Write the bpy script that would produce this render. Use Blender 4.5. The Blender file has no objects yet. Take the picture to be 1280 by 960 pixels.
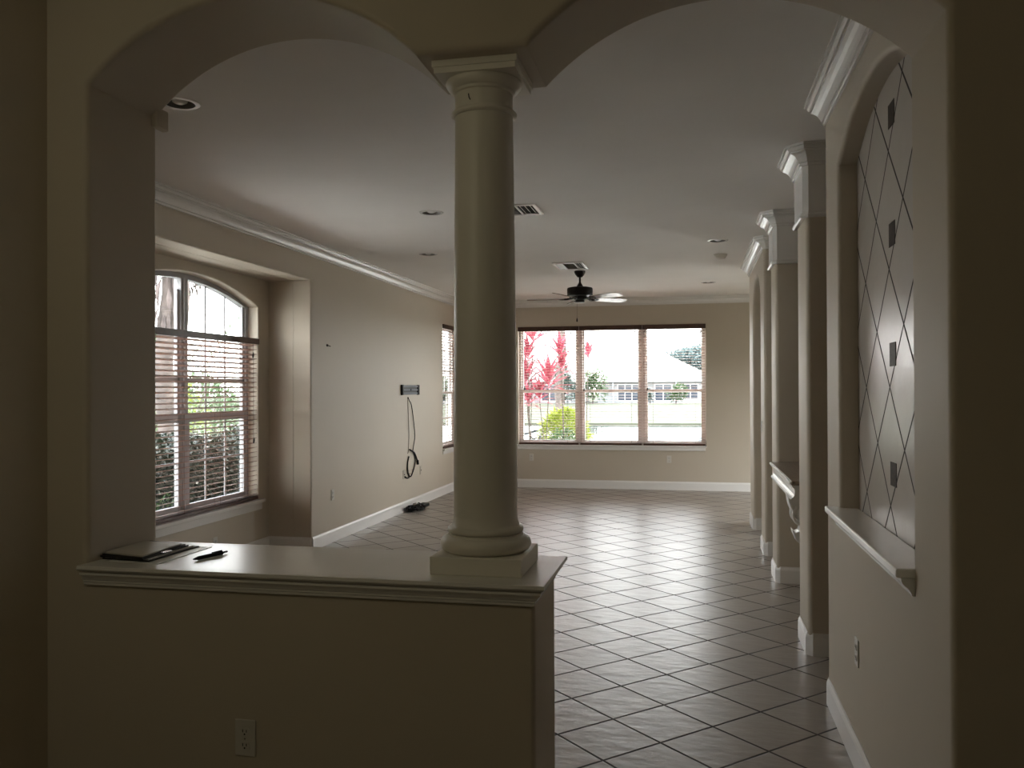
import bpy, bmesh, math, random
from mathutils import Vector, Matrix
from mathutils.geometry import tessellate_polygon

random.seed(7)
PI = math.pi
scene = bpy.context.scene
COL = scene.collection

# ------------------------------------------------------------------ materials
def new_mat(name):
    m = bpy.data.materials.new(name)
    m.use_nodes = True
    nt = m.node_tree
    return m, nt, nt.nodes['Principled BSDF'], nt.links


def pmat(name, col, rough=0.5, metal=0.0, var=0.05, scale=6.0, bump=0.0, bscale=80.0,
         spec=0.5, trans=0.0, detail=3.0, bdist=0.002):
    """Principled material with a soft procedural colour variation and bump."""
    m, nt, b, L = new_mat(name)
    b.inputs['Roughness'].default_value = rough
    b.inputs['Metallic'].default_value = metal
    b.inputs['Specular IOR Level'].default_value = spec
    tc = nt.nodes.new('ShaderNodeTexCoord')
    n = nt.nodes.new('ShaderNodeTexNoise')
    n.inputs['Scale'].default_value = scale
    n.inputs['Detail'].default_value = detail
    L.new(tc.outputs['Object'], n.inputs['Vector'])
    r = nt.nodes.new('ShaderNodeValToRGB')
    r.color_ramp.elements[0].position = 0.3
    r.color_ramp.elements[1].position = 0.7
    r.color_ramp.elements[0].color = (*[max(0, c * (1 - var)) for c in col], 1)
    r.color_ramp.elements[1].color = (*[min(1, c * (1 + var)) for c in col], 1)
    L.new(n.outputs['Fac'], r.inputs['Fac'])
    L.new(r.outputs['Color'], b.inputs['Base Color'])
    if bump > 0:
        n2 = nt.nodes.new('ShaderNodeTexNoise')
        n2.inputs['Scale'].default_value = bscale
        n2.inputs['Detail'].default_value = 2
        L.new(tc.outputs['Object'], n2.inputs['Vector'])
        bp = nt.nodes.new('ShaderNodeBump')
        bp.inputs['Strength'].default_value = bump
        bp.inputs['Distance'].default_value = bdist
        L.new(n2.outputs['Fac'], bp.inputs['Height'])
        L.new(bp.outputs['Normal'], b.inputs['Normal'])
    if trans > 0:
        mix = nt.nodes.new('ShaderNodeMixShader')
        mix.inputs[0].default_value = trans
        tr = nt.nodes.new('ShaderNodeBsdfTranslucent')
        L.new(r.outputs['Color'], tr.inputs['Color'])
        L.new(b.outputs[0], mix.inputs[1])
        L.new(tr.outputs[0], mix.inputs[2])
        L.new(mix.outputs[0], nt.nodes['Material Output'].inputs['Surface'])
    return m


def math_node(nt, op, a=None, b=None):
    n = nt.nodes.new('ShaderNodeMath')
    n.operation = op
    for i, v in enumerate((a, b)):
        if v is None:
            continue
        if isinstance(v, (int, float)):
            n.inputs[i].default_value = v
        else:
            nt.links.new(v, n.inputs[i])
    return n.outputs[0]


def tile_mat(name, plane, origin, size, col_a, col_b, grout, grout_w, rough, bump_s, streak):
    """Square tiles laid at 45 degrees with grout joints; plane is 'xy' or 'yz'."""
    m, nt, b, L = new_mat(name)
    tc = nt.nodes.new('ShaderNodeTexCoord')
    sep = nt.nodes.new('ShaderNodeSeparateXYZ')
    L.new(tc.outputs['Object'], sep.inputs[0])
    p, q = (sep.outputs[0], sep.outputs[1]) if plane == 'xy' else (sep.outputs[1], sep.outputs[2])
    dp = math_node(nt, 'SUBTRACT', p, origin[0])
    dq = math_node(nt, 'SUBTRACT', q, origin[1])
    k = 1 / (math.sqrt(2) * size)
    u = math_node(nt, 'MULTIPLY', math_node(nt, 'ADD', dp, dq), k)
    v = math_node(nt, 'MULTIPLY', math_node(nt, 'SUBTRACT', dq, dp), k)
    us = math_node(nt, 'ADD', u, 0.5)
    vs = math_node(nt, 'ADD', v, 0.5)
    fu = math_node(nt, 'ABSOLUTE', math_node(nt, 'SUBTRACT', math_node(nt, 'FRACT', us), 0.5))
    fv = math_node(nt, 'ABSOLUTE', math_node(nt, 'SUBTRACT', math_node(nt, 'FRACT', vs), 0.5))
    d = math_node(nt, 'MULTIPLY', math_node(nt, 'MINIMUM', fu, fv), size)     # metres from a joint
    mr = nt.nodes.new('ShaderNodeMapRange')
    mr.inputs['From Min'].default_value = grout_w * 0.5 * 0.8
    mr.inputs['From Max'].default_value = grout_w * 0.5 * 1.5
    L.new(d, mr.inputs['Value'])
    mask = mr.outputs['Result']
    # per tile tone
    comb = nt.nodes.new('ShaderNodeCombineXYZ')
    L.new(math_node(nt, 'FLOOR', u), comb.inputs[0])
    L.new(math_node(nt, 'FLOOR', v), comb.inputs[1])
    wn = nt.nodes.new('ShaderNodeTexWhiteNoise')
    L.new(comb.outputs[0], wn.inputs['Vector'])
    nz = nt.nodes.new('ShaderNodeTexNoise')
    nz.inputs['Scale'].default_value = 11.5
    nz.inputs['Detail'].default_value = 5.0
    L.new(tc.outputs['Object'], nz.inputs['Vector'])
    tone = math_node(nt, 'ADD', math_node(nt, 'MULTIPLY', wn.outputs['Value'], 0.45),
                     math_node(nt, 'MULTIPLY', nz.outputs['Fac'], 0.55))
    cr = nt.nodes.new('ShaderNodeValToRGB')
    cr.color_ramp.elements[0].position = 0.2
    cr.color_ramp.elements[1].position = 0.8
    cr.color_ramp.elements[0].color = (*col_a, 1)
    cr.color_ramp.elements[1].color = (*col_b, 1)
    L.new(tone, cr.inputs['Fac'])
    mx = nt.nodes.new('ShaderNodeMix')
    mx.data_type = 'RGBA'
    mx.inputs['A'].default_value = (*grout, 1)
    L.new(mask, mx.inputs['Factor'])
    L.new(cr.outputs['Color'], mx.inputs['B'])
    L.new(mx.outputs['Result'], b.inputs['Base Color'])
    rr = nt.nodes.new('ShaderNodeMapRange')
    rr.inputs['To Min'].default_value = 0.85
    rr.inputs['To Max'].default_value = rough
    L.new(mask, rr.inputs['Value'])
    L.new(rr.outputs['Result'], b.inputs['Roughness'])
    # slate-like relief plus sunken joints
    mp = nt.nodes.new('ShaderNodeMapping')
    mp.inputs['Rotation'].default_value = (0, 0, 0.6) if plane == 'xy' else (0.5, 0, 0)
    mp.inputs['Scale'].default_value = (streak, 1.0, 1.0) if plane == 'xy' else (1.0, streak, 1.0)
    L.new(tc.outputs['Object'], mp.inputs['Vector'])
    n2 = nt.nodes.new('ShaderNodeTexNoise')
    n2.inputs['Scale'].default_value = 14.0
    n2.inputs['Detail'].default_value = 4.0
    L.new(mp.outputs['Vector'], n2.inputs['Vector'])
    h = math_node(nt, 'ADD', math_node(nt, 'MULTIPLY', n2.outputs['Fac'], 0.9), math_node(nt, 'MULTIPLY', mask, 0.9))
    bp = nt.nodes.new('ShaderNodeBump')
    bp.inputs['Strength'].default_value = bump_s
    bp.inputs['Distance'].default_value = 0.006
    L.new(h, bp.inputs['Height'])
    L.new(bp.outputs['Normal'], b.inputs['Normal'])
    return m


def glass_mat(name):
    m, nt, b, L = new_mat(name)
    tr = nt.nodes.new('ShaderNodeBsdfTransparent')
    tr.inputs['Color'].default_value = (0.97, 0.985, 0.98, 1)
    gl = nt.nodes.new('ShaderNodeBsdfGlossy')
    gl.inputs['Roughness'].default_value = 0.02
    lw = nt.nodes.new('ShaderNodeLayerWeight')
    lw.inputs['Blend'].default_value = 0.12
    mx = nt.nodes.new('ShaderNodeMixShader')
    L.new(math_node(nt, 'MULTIPLY', lw.outputs['Fresnel'], 0.5), mx.inputs[0])
    L.new(tr.outputs[0], mx.inputs[1])
    L.new(gl.outputs[0], mx.inputs[2])
    L.new(mx.outputs[0], nt.nodes['Material Output'].inputs['Surface'])
    return m


M = {}
M['wall'] = pmat('beige_wall_paint', (0.535, 0.472, 0.385), 0.55, var=0.015, scale=1.5, bump=0.12, bscale=140, spec=0.35)
M['ceiling'] = pmat('ceiling_paint', (0.78, 0.757, 0.73), 0.8, var=0.02, scale=2, bump=0.35, bscale=60, spec=0.2)
M['trim'] = pmat('white_semi_gloss_paint', (0.76, 0.74, 0.715), 0.24, var=0.01, scale=3, bump=0.02, bscale=30)
M['ledge'] = pmat('ledge_gloss_paint', (0.84, 0.82, 0.79), 0.21, var=0.015, scale=3, bump=0.03, bscale=14, spec=1.0)
M['column'] = pmat('column_paint', (0.80, 0.765, 0.70), 0.42, var=0.015, scale=3, bump=0.03, bscale=40)
M['floor'] = tile_mat('ceramic_floor_tile', 'xy', (-0.1517, 3.9234), 0.333, (0.30, 0.265, 0.23), (0.37, 0.33, 0.29),
                      (0.04, 0.033, 0.027), 0.0100, 0.33, 0.8, 0.45)
M['niche_tile'] = tile_mat('ceramic_niche_tile', 'yz', (3.525, 1.266), 0.3275, (0.44, 0.40, 0.355), (0.52, 0.475, 0.43),
                           (0.035, 0.028, 0.024), 0.010, 0.30, 0.35, 0.4)
M['inset'] = pmat('dark_inset_tile', (0.05, 0.034, 0.024), 0.55, var=0.35, scale=60, bump=0.2, bscale=90, spec=0.2)
M['vinyl'] = pmat('white_vinyl', (0.84, 0.82, 0.80), 0.4, var=0.01)
M['shaded_vinyl'] = pmat('shaded_white_vinyl', (0.37, 0.365, 0.375), 0.45, var=0.01)  # white vinyl darkened in colour to stand in for garden shade
M['glass'] = glass_mat('window_glass')
M['wood'] = pmat('dark_brown_wood', (0.075, 0.034, 0.022), 0.35, var=0.25, scale=20)
M['slat'] = pmat('brown_slat_glare', (0.33, 0.205, 0.16), 0.38, var=0.15, scale=12)  # dark brown lightened in colour to imitate window glare
M['cord'] = pmat('brown_cord', (0.10, 0.06, 0.045), 0.8, var=0.1)
M['tassel'] = pmat('dark_tassel', (0.02, 0.014, 0.012), 0.5, var=0.1)
M['plastic'] = pmat('white_plastic', (0.60, 0.575, 0.53), 0.35, var=0.01)
M['beigeplate'] = pmat('beige_plastic', (0.46, 0.405, 0.33), 0.4, var=0.01)
M['hole'] = pmat('dark_slot', (0.012, 0.010, 0.009), 0.8, var=0.1)
M['fan'] = pmat('oil_rubbed_bronze', (0.014, 0.010, 0.008), 0.42, metal=0.3, var=0.2)
M['blade'] = pmat('fan_blade_wood', (0.24, 0.19, 0.165), 0.16, var=0.25, scale=14)
M['chain'] = pmat('brass_chain', (0.05, 0.04, 0.03), 0.5, metal=0.6, var=0.1)
M['can'] = pmat('lamp_baffle', (0.16, 0.15, 0.135), 0.45, var=0.05)
M['bulb'] = pmat('frosted_bulb', (0.75, 0.73, 0.70), 0.2, var=0.02)
M['dark_backing'] = pmat('vent_shade', (0.012, 0.011, 0.010), 0.9, var=0.1)  # near black, paints the shade behind the vent louvers
M['louver'] = pmat('louver_paint', (0.62, 0.60, 0.56), 0.4, var=0.02)
M['smoke'] = pmat('detector_plastic', (0.55, 0.52, 0.47), 0.4, var=0.02)
M['steel'] = pmat('bracket_steel', (0.045, 0.05, 0.066), 0.6, metal=0.0, var=0.1)
M['black'] = pmat('black_plastic', (0.007, 0.007, 0.008), 0.6, var=0.2, spec=0.25)
M['cable'] = pmat('black_cable', (0.009, 0.008, 0.008), 0.7, var=0.1, spec=0.2)
M['folder'] = pmat('grey_brown_sheen', (0.55, 0.51, 0.45), 0.42, var=0.05, bump=0.1, bscale=200)  # grey brown lightened so the colour carries the cover's sheen
M['darkfolder'] = pmat('black_folder', (0.018, 0.016, 0.016), 0.5, var=0.1)
M['paper'] = pmat('white_paper', (0.85, 0.84, 0.83), 0.35, var=0.02)
M['clip'] = pmat('chrome', (0.7, 0.7, 0.7), 0.15, metal=1.0, var=0.02)
M['granite'] = pmat('brown_granite', (0.26, 0.20, 0.155), 0.3, var=0.5, scale=70)
M['hall_bounce'] = pmat('hall_bounce_paint', (0.64, 0.57, 0.46), 0.6, var=0.02)  # wall beige with its colour lightened to add bounced light in the hall
# outdoors
M['lawn'] = pmat('lawn_grass', (0.054, 0.058, 0.040), 0.9, var=0.22, scale=0.6, spec=0.1, detail=8)
M['paving'] = pmat('patio_concrete', (0.72, 0.70, 0.665), 0.9, var=0.1, scale=2)
M['water'] = pmat('pond_water', (0.05, 0.06, 0.065), 0.05, var=0.1, scale=0.4, bump=0.03, bscale=1.2, bdist=0.03)
M['stucco'] = pmat('white_stucco', (0.2310, 0.2310, 0.2376), 0.9, var=0.05, scale=1)
M['rooftile'] = pmat('pale_roof_tile', (0.1980, 0.1881, 0.1782), 0.85, var=0.12, scale=3)
M['houseglass'] = pmat('house_dark_glass', (0.0245, 0.0315, 0.0490), 0.1, var=0.1)
M['leaf_dark'] = pmat('hedge_leaf', (0.0055, 0.0105, 0.0044), 0.4, var=0.4, scale=9, trans=0.25)
M['leaf_mid'] = pmat('green_leaf', (0.0462, 0.0825, 0.0297), 0.4, var=0.35, scale=5, trans=0.35)
M['leaf_blue'] = pmat('blue_green_leaf', (0.0396, 0.0660, 0.0561), 0.5, var=0.3, scale=2, trans=0.3)
M['leaf_haze'] = pmat('hazed_leaf', (0.1200, 0.1600, 0.1600), 0.6, var=0.2, scale=2, trans=0.3)  # distance haze mixed into the leaf colour
M['leaf_lime'] = pmat('lime_leaf', (0.1820, 0.2170, 0.0210), 0.4, var=0.3, scale=5, trans=0.4)
M['leaf_grey'] = pmat('grey_green_leaf', (0.0198, 0.0264, 0.0158), 0.5, var=0.3, scale=6, trans=0.2)
M['leaf_red'] = pmat('crimson_leaf', (0.2772, 0.0495, 0.0726), 0.35, var=0.35, scale=5, trans=0.45)
M['palmleaf'] = pmat('palm_leaflet', (0.0595, 0.0980, 0.0420), 0.4, var=0.35, scale=3, trans=0.35)
M['deadleaf'] = pmat('dead_palm_leaf', (0.0726, 0.0561, 0.0528), 0.8, var=0.35, scale=4, trans=0.2)
M['bark'] = pmat('palm_bark', (0.0720, 0.0570, 0.0510), 0.9, var=0.45, scale=5, bump=0.6, bscale=18, bdist=0.02)
M['stem'] = pmat('grey_stem', (0.0630, 0.0525, 0.0420), 0.8, var=0.3, scale=12)
M['rock'] = pmat('grey_boulder', (0.0350, 0.0350, 0.0350), 0.9, var=0.3, scale=5, bump=0.5, bscale=9, bdist=0.03)

# ------------------------------------------------------------------ mesh building
def wloc(o):
    v = Vector((0, 0, 0))
    while o is not None:
        v += o.location
        o = o.parent
    return v


class MB:
    def __init__(self):
        self.v, self.f, self.mi = [], [], []

    def add(self, vs, fs, mi=0):
        n = len(self.v)
        self.v += [tuple(p) for p in vs]
        self.f += [tuple(n + i for i in f) for f in fs]
        self.mi += [mi] * len(fs)
        return self

    def box(self, x0, x1, y0, y1, z0, z1, mi=0):
        vs = [(x0, y0, z0), (x1, y0, z0), (x1, y1, z0), (x0, y1, z0), (x0, y0, z1), (x1, y0, z1), (x1, y1, z1), (x0, y1, z1)]
        return self.add(vs, [(0, 3, 2, 1), (4, 5, 6, 7), (0, 1, 5, 4), (1, 2, 6, 5), (2, 3, 7, 6), (3, 0, 4, 7)], mi)

    def bbox(self, x0, x1, y0, y1, z0, z1, r, mi=0, seg=2):
        """bevelled box"""
        bm = bmesh.new()
        bmesh.ops.create_cube(bm, size=1)
        for v in bm.verts:
            v.co = Vector(((x0 + x1) / 2 + v.co.x * (x1 - x0), (y0 + y1) / 2 + v.co.y * (y1 - y0), (z0 + z1) / 2 + v.co.z * (z1 - z0)))
        bmesh.ops.bevel(bm, geom=bm.edges[:], offset=r, segments=seg, affect='EDGES', profile=0.5)
        bm.verts.index_update()
        self.add([v.co[:] for v in bm.verts], [[v.index for v in f.verts] for f in bm.faces], mi)
        bm.free()
        return self

    def obox(self, c, ax, ay, az, hx, hy, hz, mi=0):
        """oriented box"""
        c = Vector(c); ax, ay, az = Vector(ax) * hx, Vector(ay) * hy, Vector(az) * hz
        vs = []
        for sz in (-1, 1):
            for sx, sy in ((-1, -1), (1, -1), (1, 1), (-1, 1)):
                vs.append((c + ax * sx + ay * sy + az * sz)[:])
        return self.add(vs, [(0, 3, 2, 1), (4, 5, 6, 7), (0, 1, 5, 4), (1, 2, 6, 5), (2, 3, 7, 6), (3, 0, 4, 7)], mi)

    def tube(self, pts, r, n=8, mi=0, caps=True):
        pts = [Vector(p) for p in pts]
        rs = r if isinstance(r, (list, tuple)) else [r] * len(pts)
        prev = None
        vs, fs = [], []
        for i, p in enumerate(pts):
            t = (pts[min(i + 1, len(pts) - 1)] - pts[max(i - 1, 0)])
            if t.length < 1e-9:
                t = Vector((0, 0, 1))
            t.normalize()
            if prev is None:
                a = t.orthogonal().normalized()
            else:
                a = (prev - t * prev.dot(t))
                a = a.normalized() if a.length > 1e-6 else t.orthogonal().normalized()
            prev = a
            b = t.cross(a)
            for k in range(n):
                w = 2 * PI * k / n
                vs.append((p + (a * math.cos(w) + b * math.sin(w)) * rs[i])[:])
        for i in range(len(pts) - 1):
            for k in range(n):
                k2 = (k + 1) % n
                fs.append((i * n + k, i * n + k2, (i + 1) * n + k2, (i + 1) * n + k))
        if caps:
            fs.append(tuple(reversed(range(n))))
            fs.append(tuple((len(pts) - 1) * n + k for k in range(n)))
        return self.add(vs, fs, mi)

    def lathe(self, prof, c, n=48, mi=0):
        """prof: list of (r, z) from bottom to top, about a vertical axis at c"""
        vs, fs = [], []
        for r, z in prof:
            for k in range(n):
                w = 2 * PI * k / n
                vs.append((c[0] + r * math.cos(w), c[1] + r * math.sin(w), c[2] + z))
        for i in range(len(prof) - 1):
            for k in range(n):
                k2 = (k + 1) % n
                fs.append((i * n + k, i * n + k2, (i + 1) * n + k2, (i + 1) * n + k))
        fs.append(tuple(reversed(range(n))))
        fs.append(tuple((len(prof) - 1) * n + k for k in range(n)))
        return self.add(vs, fs, mi)

    def ellipsoid(self, c, rx, ry, rz, n=12, m=8, mi=0, jit=0.0):
        vs, fs = [], []
        for i in range(m + 1):
            th = PI * i / m
            for k in range(n):
                w = 2 * PI * k / n
                j = 1 + (random.uniform(-jit, jit) if 0 < i < m else 0)
                vs.append((c[0] + rx * j * math.sin(th) * math.cos(w), c[1] + ry * j * math.sin(th) * math.sin(w), c[2] - rz * j * math.cos(th)))
        for i in range(m):
            for k in range(n):
                k2 = (k + 1) % n
                fs.append((i * n + k, i * n + k2, (i + 1) * n + k2, (i + 1) * n + k))
        return self.add(vs, fs, mi)

    def sweep(self, prof, path, zoff=0.0, closed=False, side=1, mi=0):
        """sweep profile (d, z) along a plan path; d is measured to the left of travel (side=1) or right (-1)"""
        n = len(path)
        P = [Vector((p[0], p[1])) for p in path]
        rings = []
        for i in range(n):
            if closed:
                a, b = P[i - 1], P[(i + 1) % n]
                d0, d1 = (P[i] - a).normalized(), (b - P[i]).normalized()
            else:
                d0 = (P[i] - P[i - 1]).normalized() if i > 0 else (P[1] - P[0]).normalized()
                d1 = (P[i + 1] - P[i]).normalized() if i < n - 1 else d0
            n0, n1 = Vector((-d0.y, d0.x)) * side, Vector((-d1.y, d1.x)) * side
            mvec = (n0 + n1)
            mvec = mvec / max(1e-6, mvec.dot(n0))
            rings.append([(P[i].x + mvec.x * d, P[i].y + mvec.y * d, z + zoff) for d, z in prof])
        k = len(prof)
        vs = [v for r in rings for v in r]
        fs = []
        for i in range(n if closed else n - 1):
            j = (i + 1) % n
            for q in range(k):
                q2 = (q + 1) % k
                fs.append((i * k + q, i * k + q2, j * k + q2, j * k + q))
        if not closed:
            fs.append(tuple(range(k)))
            fs.append(tuple(reversed(range((n - 1) * k, n * k))))
        return self.add(vs, fs, mi)

    def extrude(self, outer, holes, d0, d1, to3, r=0.0, seg=4, mi=0, rb=None):
        """solid from a 2D polygon with holes between depths d0 (front) and d1; rims rounded with radius r (rb at d1)"""
        def area(l):
            return sum(l[i][0] * l[(i + 1) % len(l)][1] - l[(i + 1) % len(l)][0] * l[i][1] for i in range(len(l)))
        loops = []
        for i, l in enumerate([outer] + list(holes)):
            l = [tuple(p) for p in l]
            if (area(l) > 0) != (i == 0):
                l.reverse()
            loops.append([Vector(p) for p in l])
        if rb is None:
            rb = r
        s = 1 if d1 > d0 else -1

        def offs(l, o):
            if o == 0:
                return [p.copy() for p in l]
            out = []
            n = len(l)
            for i in range(n):
                e0, e1 = (l[i] - l[i - 1]).normalized(), (l[(i + 1) % n] - l[i]).normalized()
                n0, n1 = Vector((-e0.y, e0.x)), Vector((-e1.y, e1.x))
                mv = n0 + n1
                out.append(l[i] + mv * (o / max(0.3, mv.dot(n0))))
            return out
        levels = []
        if r > 0:
            for k in range(seg + 1):
                w = PI / 2 * k / seg
                levels.append((r * (1 - math.sin(w)), d0 + s * r * (1 - math.cos(w))))
        else:
            levels.append((0, d0))
        if rb > 0:
            for k in range(seg, -1, -1):
                w = PI / 2 * k / seg
                levels.append((rb * (1 - math.sin(w)), d1 - s * rb * (1 - math.cos(w))))
        else:
            levels.append((0, d1))
        for l in loops:
            n = len(l)
            vs, fs = [], []
            for o, d in levels:
                vs += [to3(p.x, p.y, d) for p in offs(l, o)]
            for a in range(len(levels) - 1):
                for i in range(n):
                    j = (i + 1) % n
                    fs.append((a * n + i, a * n + j, (a + 1) * n + j, (a + 1) * n + i))
            self.add(vs, fs, mi)
        for (o, d) in (levels[0], levels[-1]):
            ol = [[Vector((p.x, p.y, 0)) for p in offs(l, o)] for l in loops]
            flat = [p for l in ol for p in l]
            tris = tessellate_polygon(ol)
            self.add([to3(p.x, p.y, d) for p in flat], [tuple(t) for t in tris], mi)
        return self

    def leaf(self, p, d, up, l, w, mi=0, fold=0.25):
        p, d = Vector(p), Vector(d).normalized()
        sd = d.cross(Vector(up))
        sd = sd.normalized() if sd.length > 1e-5 else d.orthogonal().normalized()
        nn = sd.cross(d)
        m = p + d * (l * 0.5)
        e = p + d * l - nn * (l * 0.12)
        a = m + sd * (w / 2) + nn * (w * fold)
        b = m - sd * (w / 2) + nn * (w * fold)
        return self.add([p[:], a[:], e[:], b[:], m[:]], [(0, 1, 4), (1, 2, 4), (2, 3, 4), (3, 0, 4)], mi)

    def build(self, name, mats, parent=None, smooth=None, weighted=False):
        if not isinstance(mats, (list, tuple)):
            mats = [mats]
        off = wloc(parent) if parent is not None else Vector((0, 0, 0))
        me = bpy.data.meshes.new(name)
        me.from_pydata([(v[0] - off.x, v[1] - off.y, v[2] - off.z) for v in self.v], [], self.f)
        for mt in mats:
            me.materials.append(mt)
        if len(mats) > 1:
            me.polygons.foreach_set('material_index', self.mi)
        bm = bmesh.new()
        bm.from_mesh(me)
        if smooth is not None:
            bmesh.ops.remove_doubles(bm, verts=bm.verts, dist=1e-5)
        bmesh.ops.recalc_face_normals(bm, faces=bm.faces)
        bm.to_mesh(me)
        bm.free()
        if smooth is not None:
            me.polygons.foreach_set('use_smooth', [True] * len(me.polygons))
            me.set_sharp_from_angle(angle=math.radians(smooth))
        o = bpy.data.objects.new(name, me)
        COL.objects.link(o)
        if parent is not None:
            o.parent = parent
        if weighted:
            wm = o.modifiers.new('WeightedNormal', 'WEIGHTED_NORMAL')
            wm.keep_sharp = True
        return o


def tag(o, label=None, cat=None, group=None, kind=None):
    if label: o['label'] = label
    if cat: o['category'] = cat
    if group: o['group'] = group
    if kind: o['kind'] = kind
    return o


def thing(name, label, cat, loc=(0, 0, 0), rz=0.0, group=None, kind=None):
    o = bpy.data.objects.new(name, None)
    o.empty_display_size = 0.1
    o.location = loc
    o.rotation_euler = (0, 0, rz)
    COL.objects.link(o)
    return tag(o, label, cat, group, kind)


def copy_tree(o, parent=None):
    c = o.copy()
    COL.objects.link(c)
    c.parent = parent
    for ch in list(o.children):
        copy_tree(ch, c)
    return c


def struct(o, label, cat):
    return tag(o, label, cat, kind='structure')


def XZ(x, z, d): return (x, d, z)        # polygons in a wall facing along Y
def YZ(y, z, d): return (d, y, z)        # polygons in a wall facing along X
def XY(x, y, d): return (x, y, d)


def arc(a, b, spring, apex, n=40):
    """points of a segmental arch from abscissa a to b"""
    h, rise = abs(b - a) / 2, apex - spring
    R = (h * h + rise * rise) / (2 * rise)
    cx = (a + b) / 2
    th = math.asin(min(1.0, h / R))
    if rise > h:
        th = PI - th
    out = []
    for i in range(n + 1):
        t = -th + 2 * th * i / n
        s = 1 if b > a else -1
        out.append((cx + s * R * math.sin(t), apex - R + R * math.cos(t)))
    return out

# ------------------------------------------------------------------ key dimensions
H = 3.05                       # ceiling height
YF, YB = 2.46, 2.84            # arched wall, front and back faces
XJ = -1.948                    # left jamb
XH = -0.456                    # end of the half wall
XR = 0.668                     # right wall face
XL = -3.72                     # left wall face
YE = 13.72                     # far wall face
XA, AY0, AY1, AZ = -4.18, 5.35, 7.913, 2.697   # window alcove

# ------------------------------------------------------------------ setting
o = MB().box(-4.38, 3.5, -3.2, 13.95, -0.12, 0).build('floor', M['floor'])
struct(o, 'cream square floor tiles laid diagonally with dark grout', 'floor')
o = MB().box(-3.95, 3.5, -3.2, 13.95, H, H + 0.15).build('ceiling', M['ceiling'])
struct(o, 'off white flat ceiling over the long room', 'ceiling')

# the arched wall: half wall on the left, doorway on the right, header with two arches
sp, ap = 2.613, 2.853
poly = [(-4.2, -0.06), (XH, -0.06), (XH, 0.975), (XJ, 0.975), (XJ, sp)] + arc(XJ, -0.816, sp, ap)[1:] + \
       arc(-0.476, XR, sp, ap) + [(XR, -0.06), (3.5, -0.06), (3.5, H + 0.06), (-4.2, H + 0.06)]
o = MB().extrude(poly, [], YF, YB, XZ, r=0.022).build('wall_front', M['wall'], smooth=40, weighted=True)
struct(o, 'beige wall with two arches above a half wall and a doorway', 'wall')

# left wall with alcove opening and small window
W2 = (12.50, 13.45, 0.70, 2.60)
poly = [(2.6, -0.06), (AY0, -0.06), (AY0, AZ), (AY1, AZ), (AY1, -0.06), (13.95, -0.06), (13.95, H + 0.06), (2.6, H + 0.06)]
hole = [(W2[0], W2[2]), (W2[1], W2[2]), (W2[1], W2[3]), (W2[0], W2[3])]
o = MB().extrude(poly, [hole], XL, XL - 0.2, YZ, r=0.014).build('wall_left', M['wall'], smooth=40, weighted=True)
struct(o, 'long beige left wall with a deep window alcove', 'wall')
# alcove shell
W1 = (5.55, 7.71, 0.535)
warch = arc(W1[0], W1[1], 2.42, 2.612)
hole = [(W1[0], W1[2])] + warch + [(W1[1], W1[2])]
b = MB().extrude([(AY0 - 0.2, -0.1), (AY1 + 0.2, -0.1), (AY1 + 0.2, AZ + 0.2), (AY0 - 0.2, AZ + 0.2)], [hole], XA, XA - 0.2, YZ, r=0.012, rb=0.0)
o = b.build('wall_alcove', M['wall'], smooth=40, weighted=True)
struct(o, 'beige back wall of the window alcove around the arched window', 'wall')
b = MB().box(XA, XL - 0.195, AY1, AY1 + 0.2, -0.1, AZ + 0.2)
b.box(XA, XL - 0.195, AY0 - 0.2, AY0, -0.1, AZ + 0.2)
b.box(XA, XL - 0.195, AY0, AY1, AZ, AZ + 0.2)
o = b.build('wall_alcove_side', M['wall'])
struct(o, 'beige side walls and soffit of the window alcove', 'wall')

# far wall
W3 = (-2.80, 0.20, 0.70, 2.612)
hole = [(W3[0], W3[2]), (W3[1], W3[2]), (W3[1], W3[3]), (W3[0], W3[3])]
o = MB().extrude([(-3.95, -0.06), (3.5, -0.06), (3.5, H + 0.06), (-3.95, H + 0.06)], [hole], YE, YE + 0.2, XZ, r=0.012, rb=0).build('wall_back', M['wall'], smooth=40, weighted=True)
struct(o, 'far beige wall with the wide triple window', 'wall')

# right side: niche wall, two square piers, arched wall section, outer wall beyond
NY0, NY1 = 2.86, 4.235
poly = [(2.79, -0.06), (4.60, -0.06), (4.60, H + 0.06), (2.79, H + 0.06)]
hole = [(NY0, 1.03)] + arc(NY0, NY1, 2.645, 2.815) + [(NY1, 1.03)]
b = MB().extrude(poly, [hole], XR + 0.0005, 0.760, YZ, r=0.022, rb=0)
o = b.build('wall_right', M['wall'], smooth=40, weighted=True)
struct(o, 'near beige right wall with an arched tiled niche', 'wall')
o = MB().box(0.762, 0.97, 2.84, 4.59, 0.0, H).build('wall_right_back', M['wall'])
struct(o, 'back of the niche wall', 'wall')


def rrect(x0, x1, y0, y1, r, n=5):
    pts = []
    for cx, cy, a0 in ((x1 - r, y1 - r, 0), (x0 + r, y1 - r, 90), (x0 + r, y0 + r, 180), (x1 - r, y0 + r, 270)):
        for k in range(n + 1):
            w = math.radians(a0 + 90 * k / n)
            pts.append((cx + r * math.cos(w), cy + r * math.sin(w)))
    return pts


def chamfer(x0, x1, y0, y1, c):
    return [(x0 + c, y0), (x1 - c, y0), (x1, y0 + c), (x1, y1 - c), (x1 - c, y1), (x0 + c, y1), (x0, y1 - c), (x0, y0 + c)]


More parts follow.
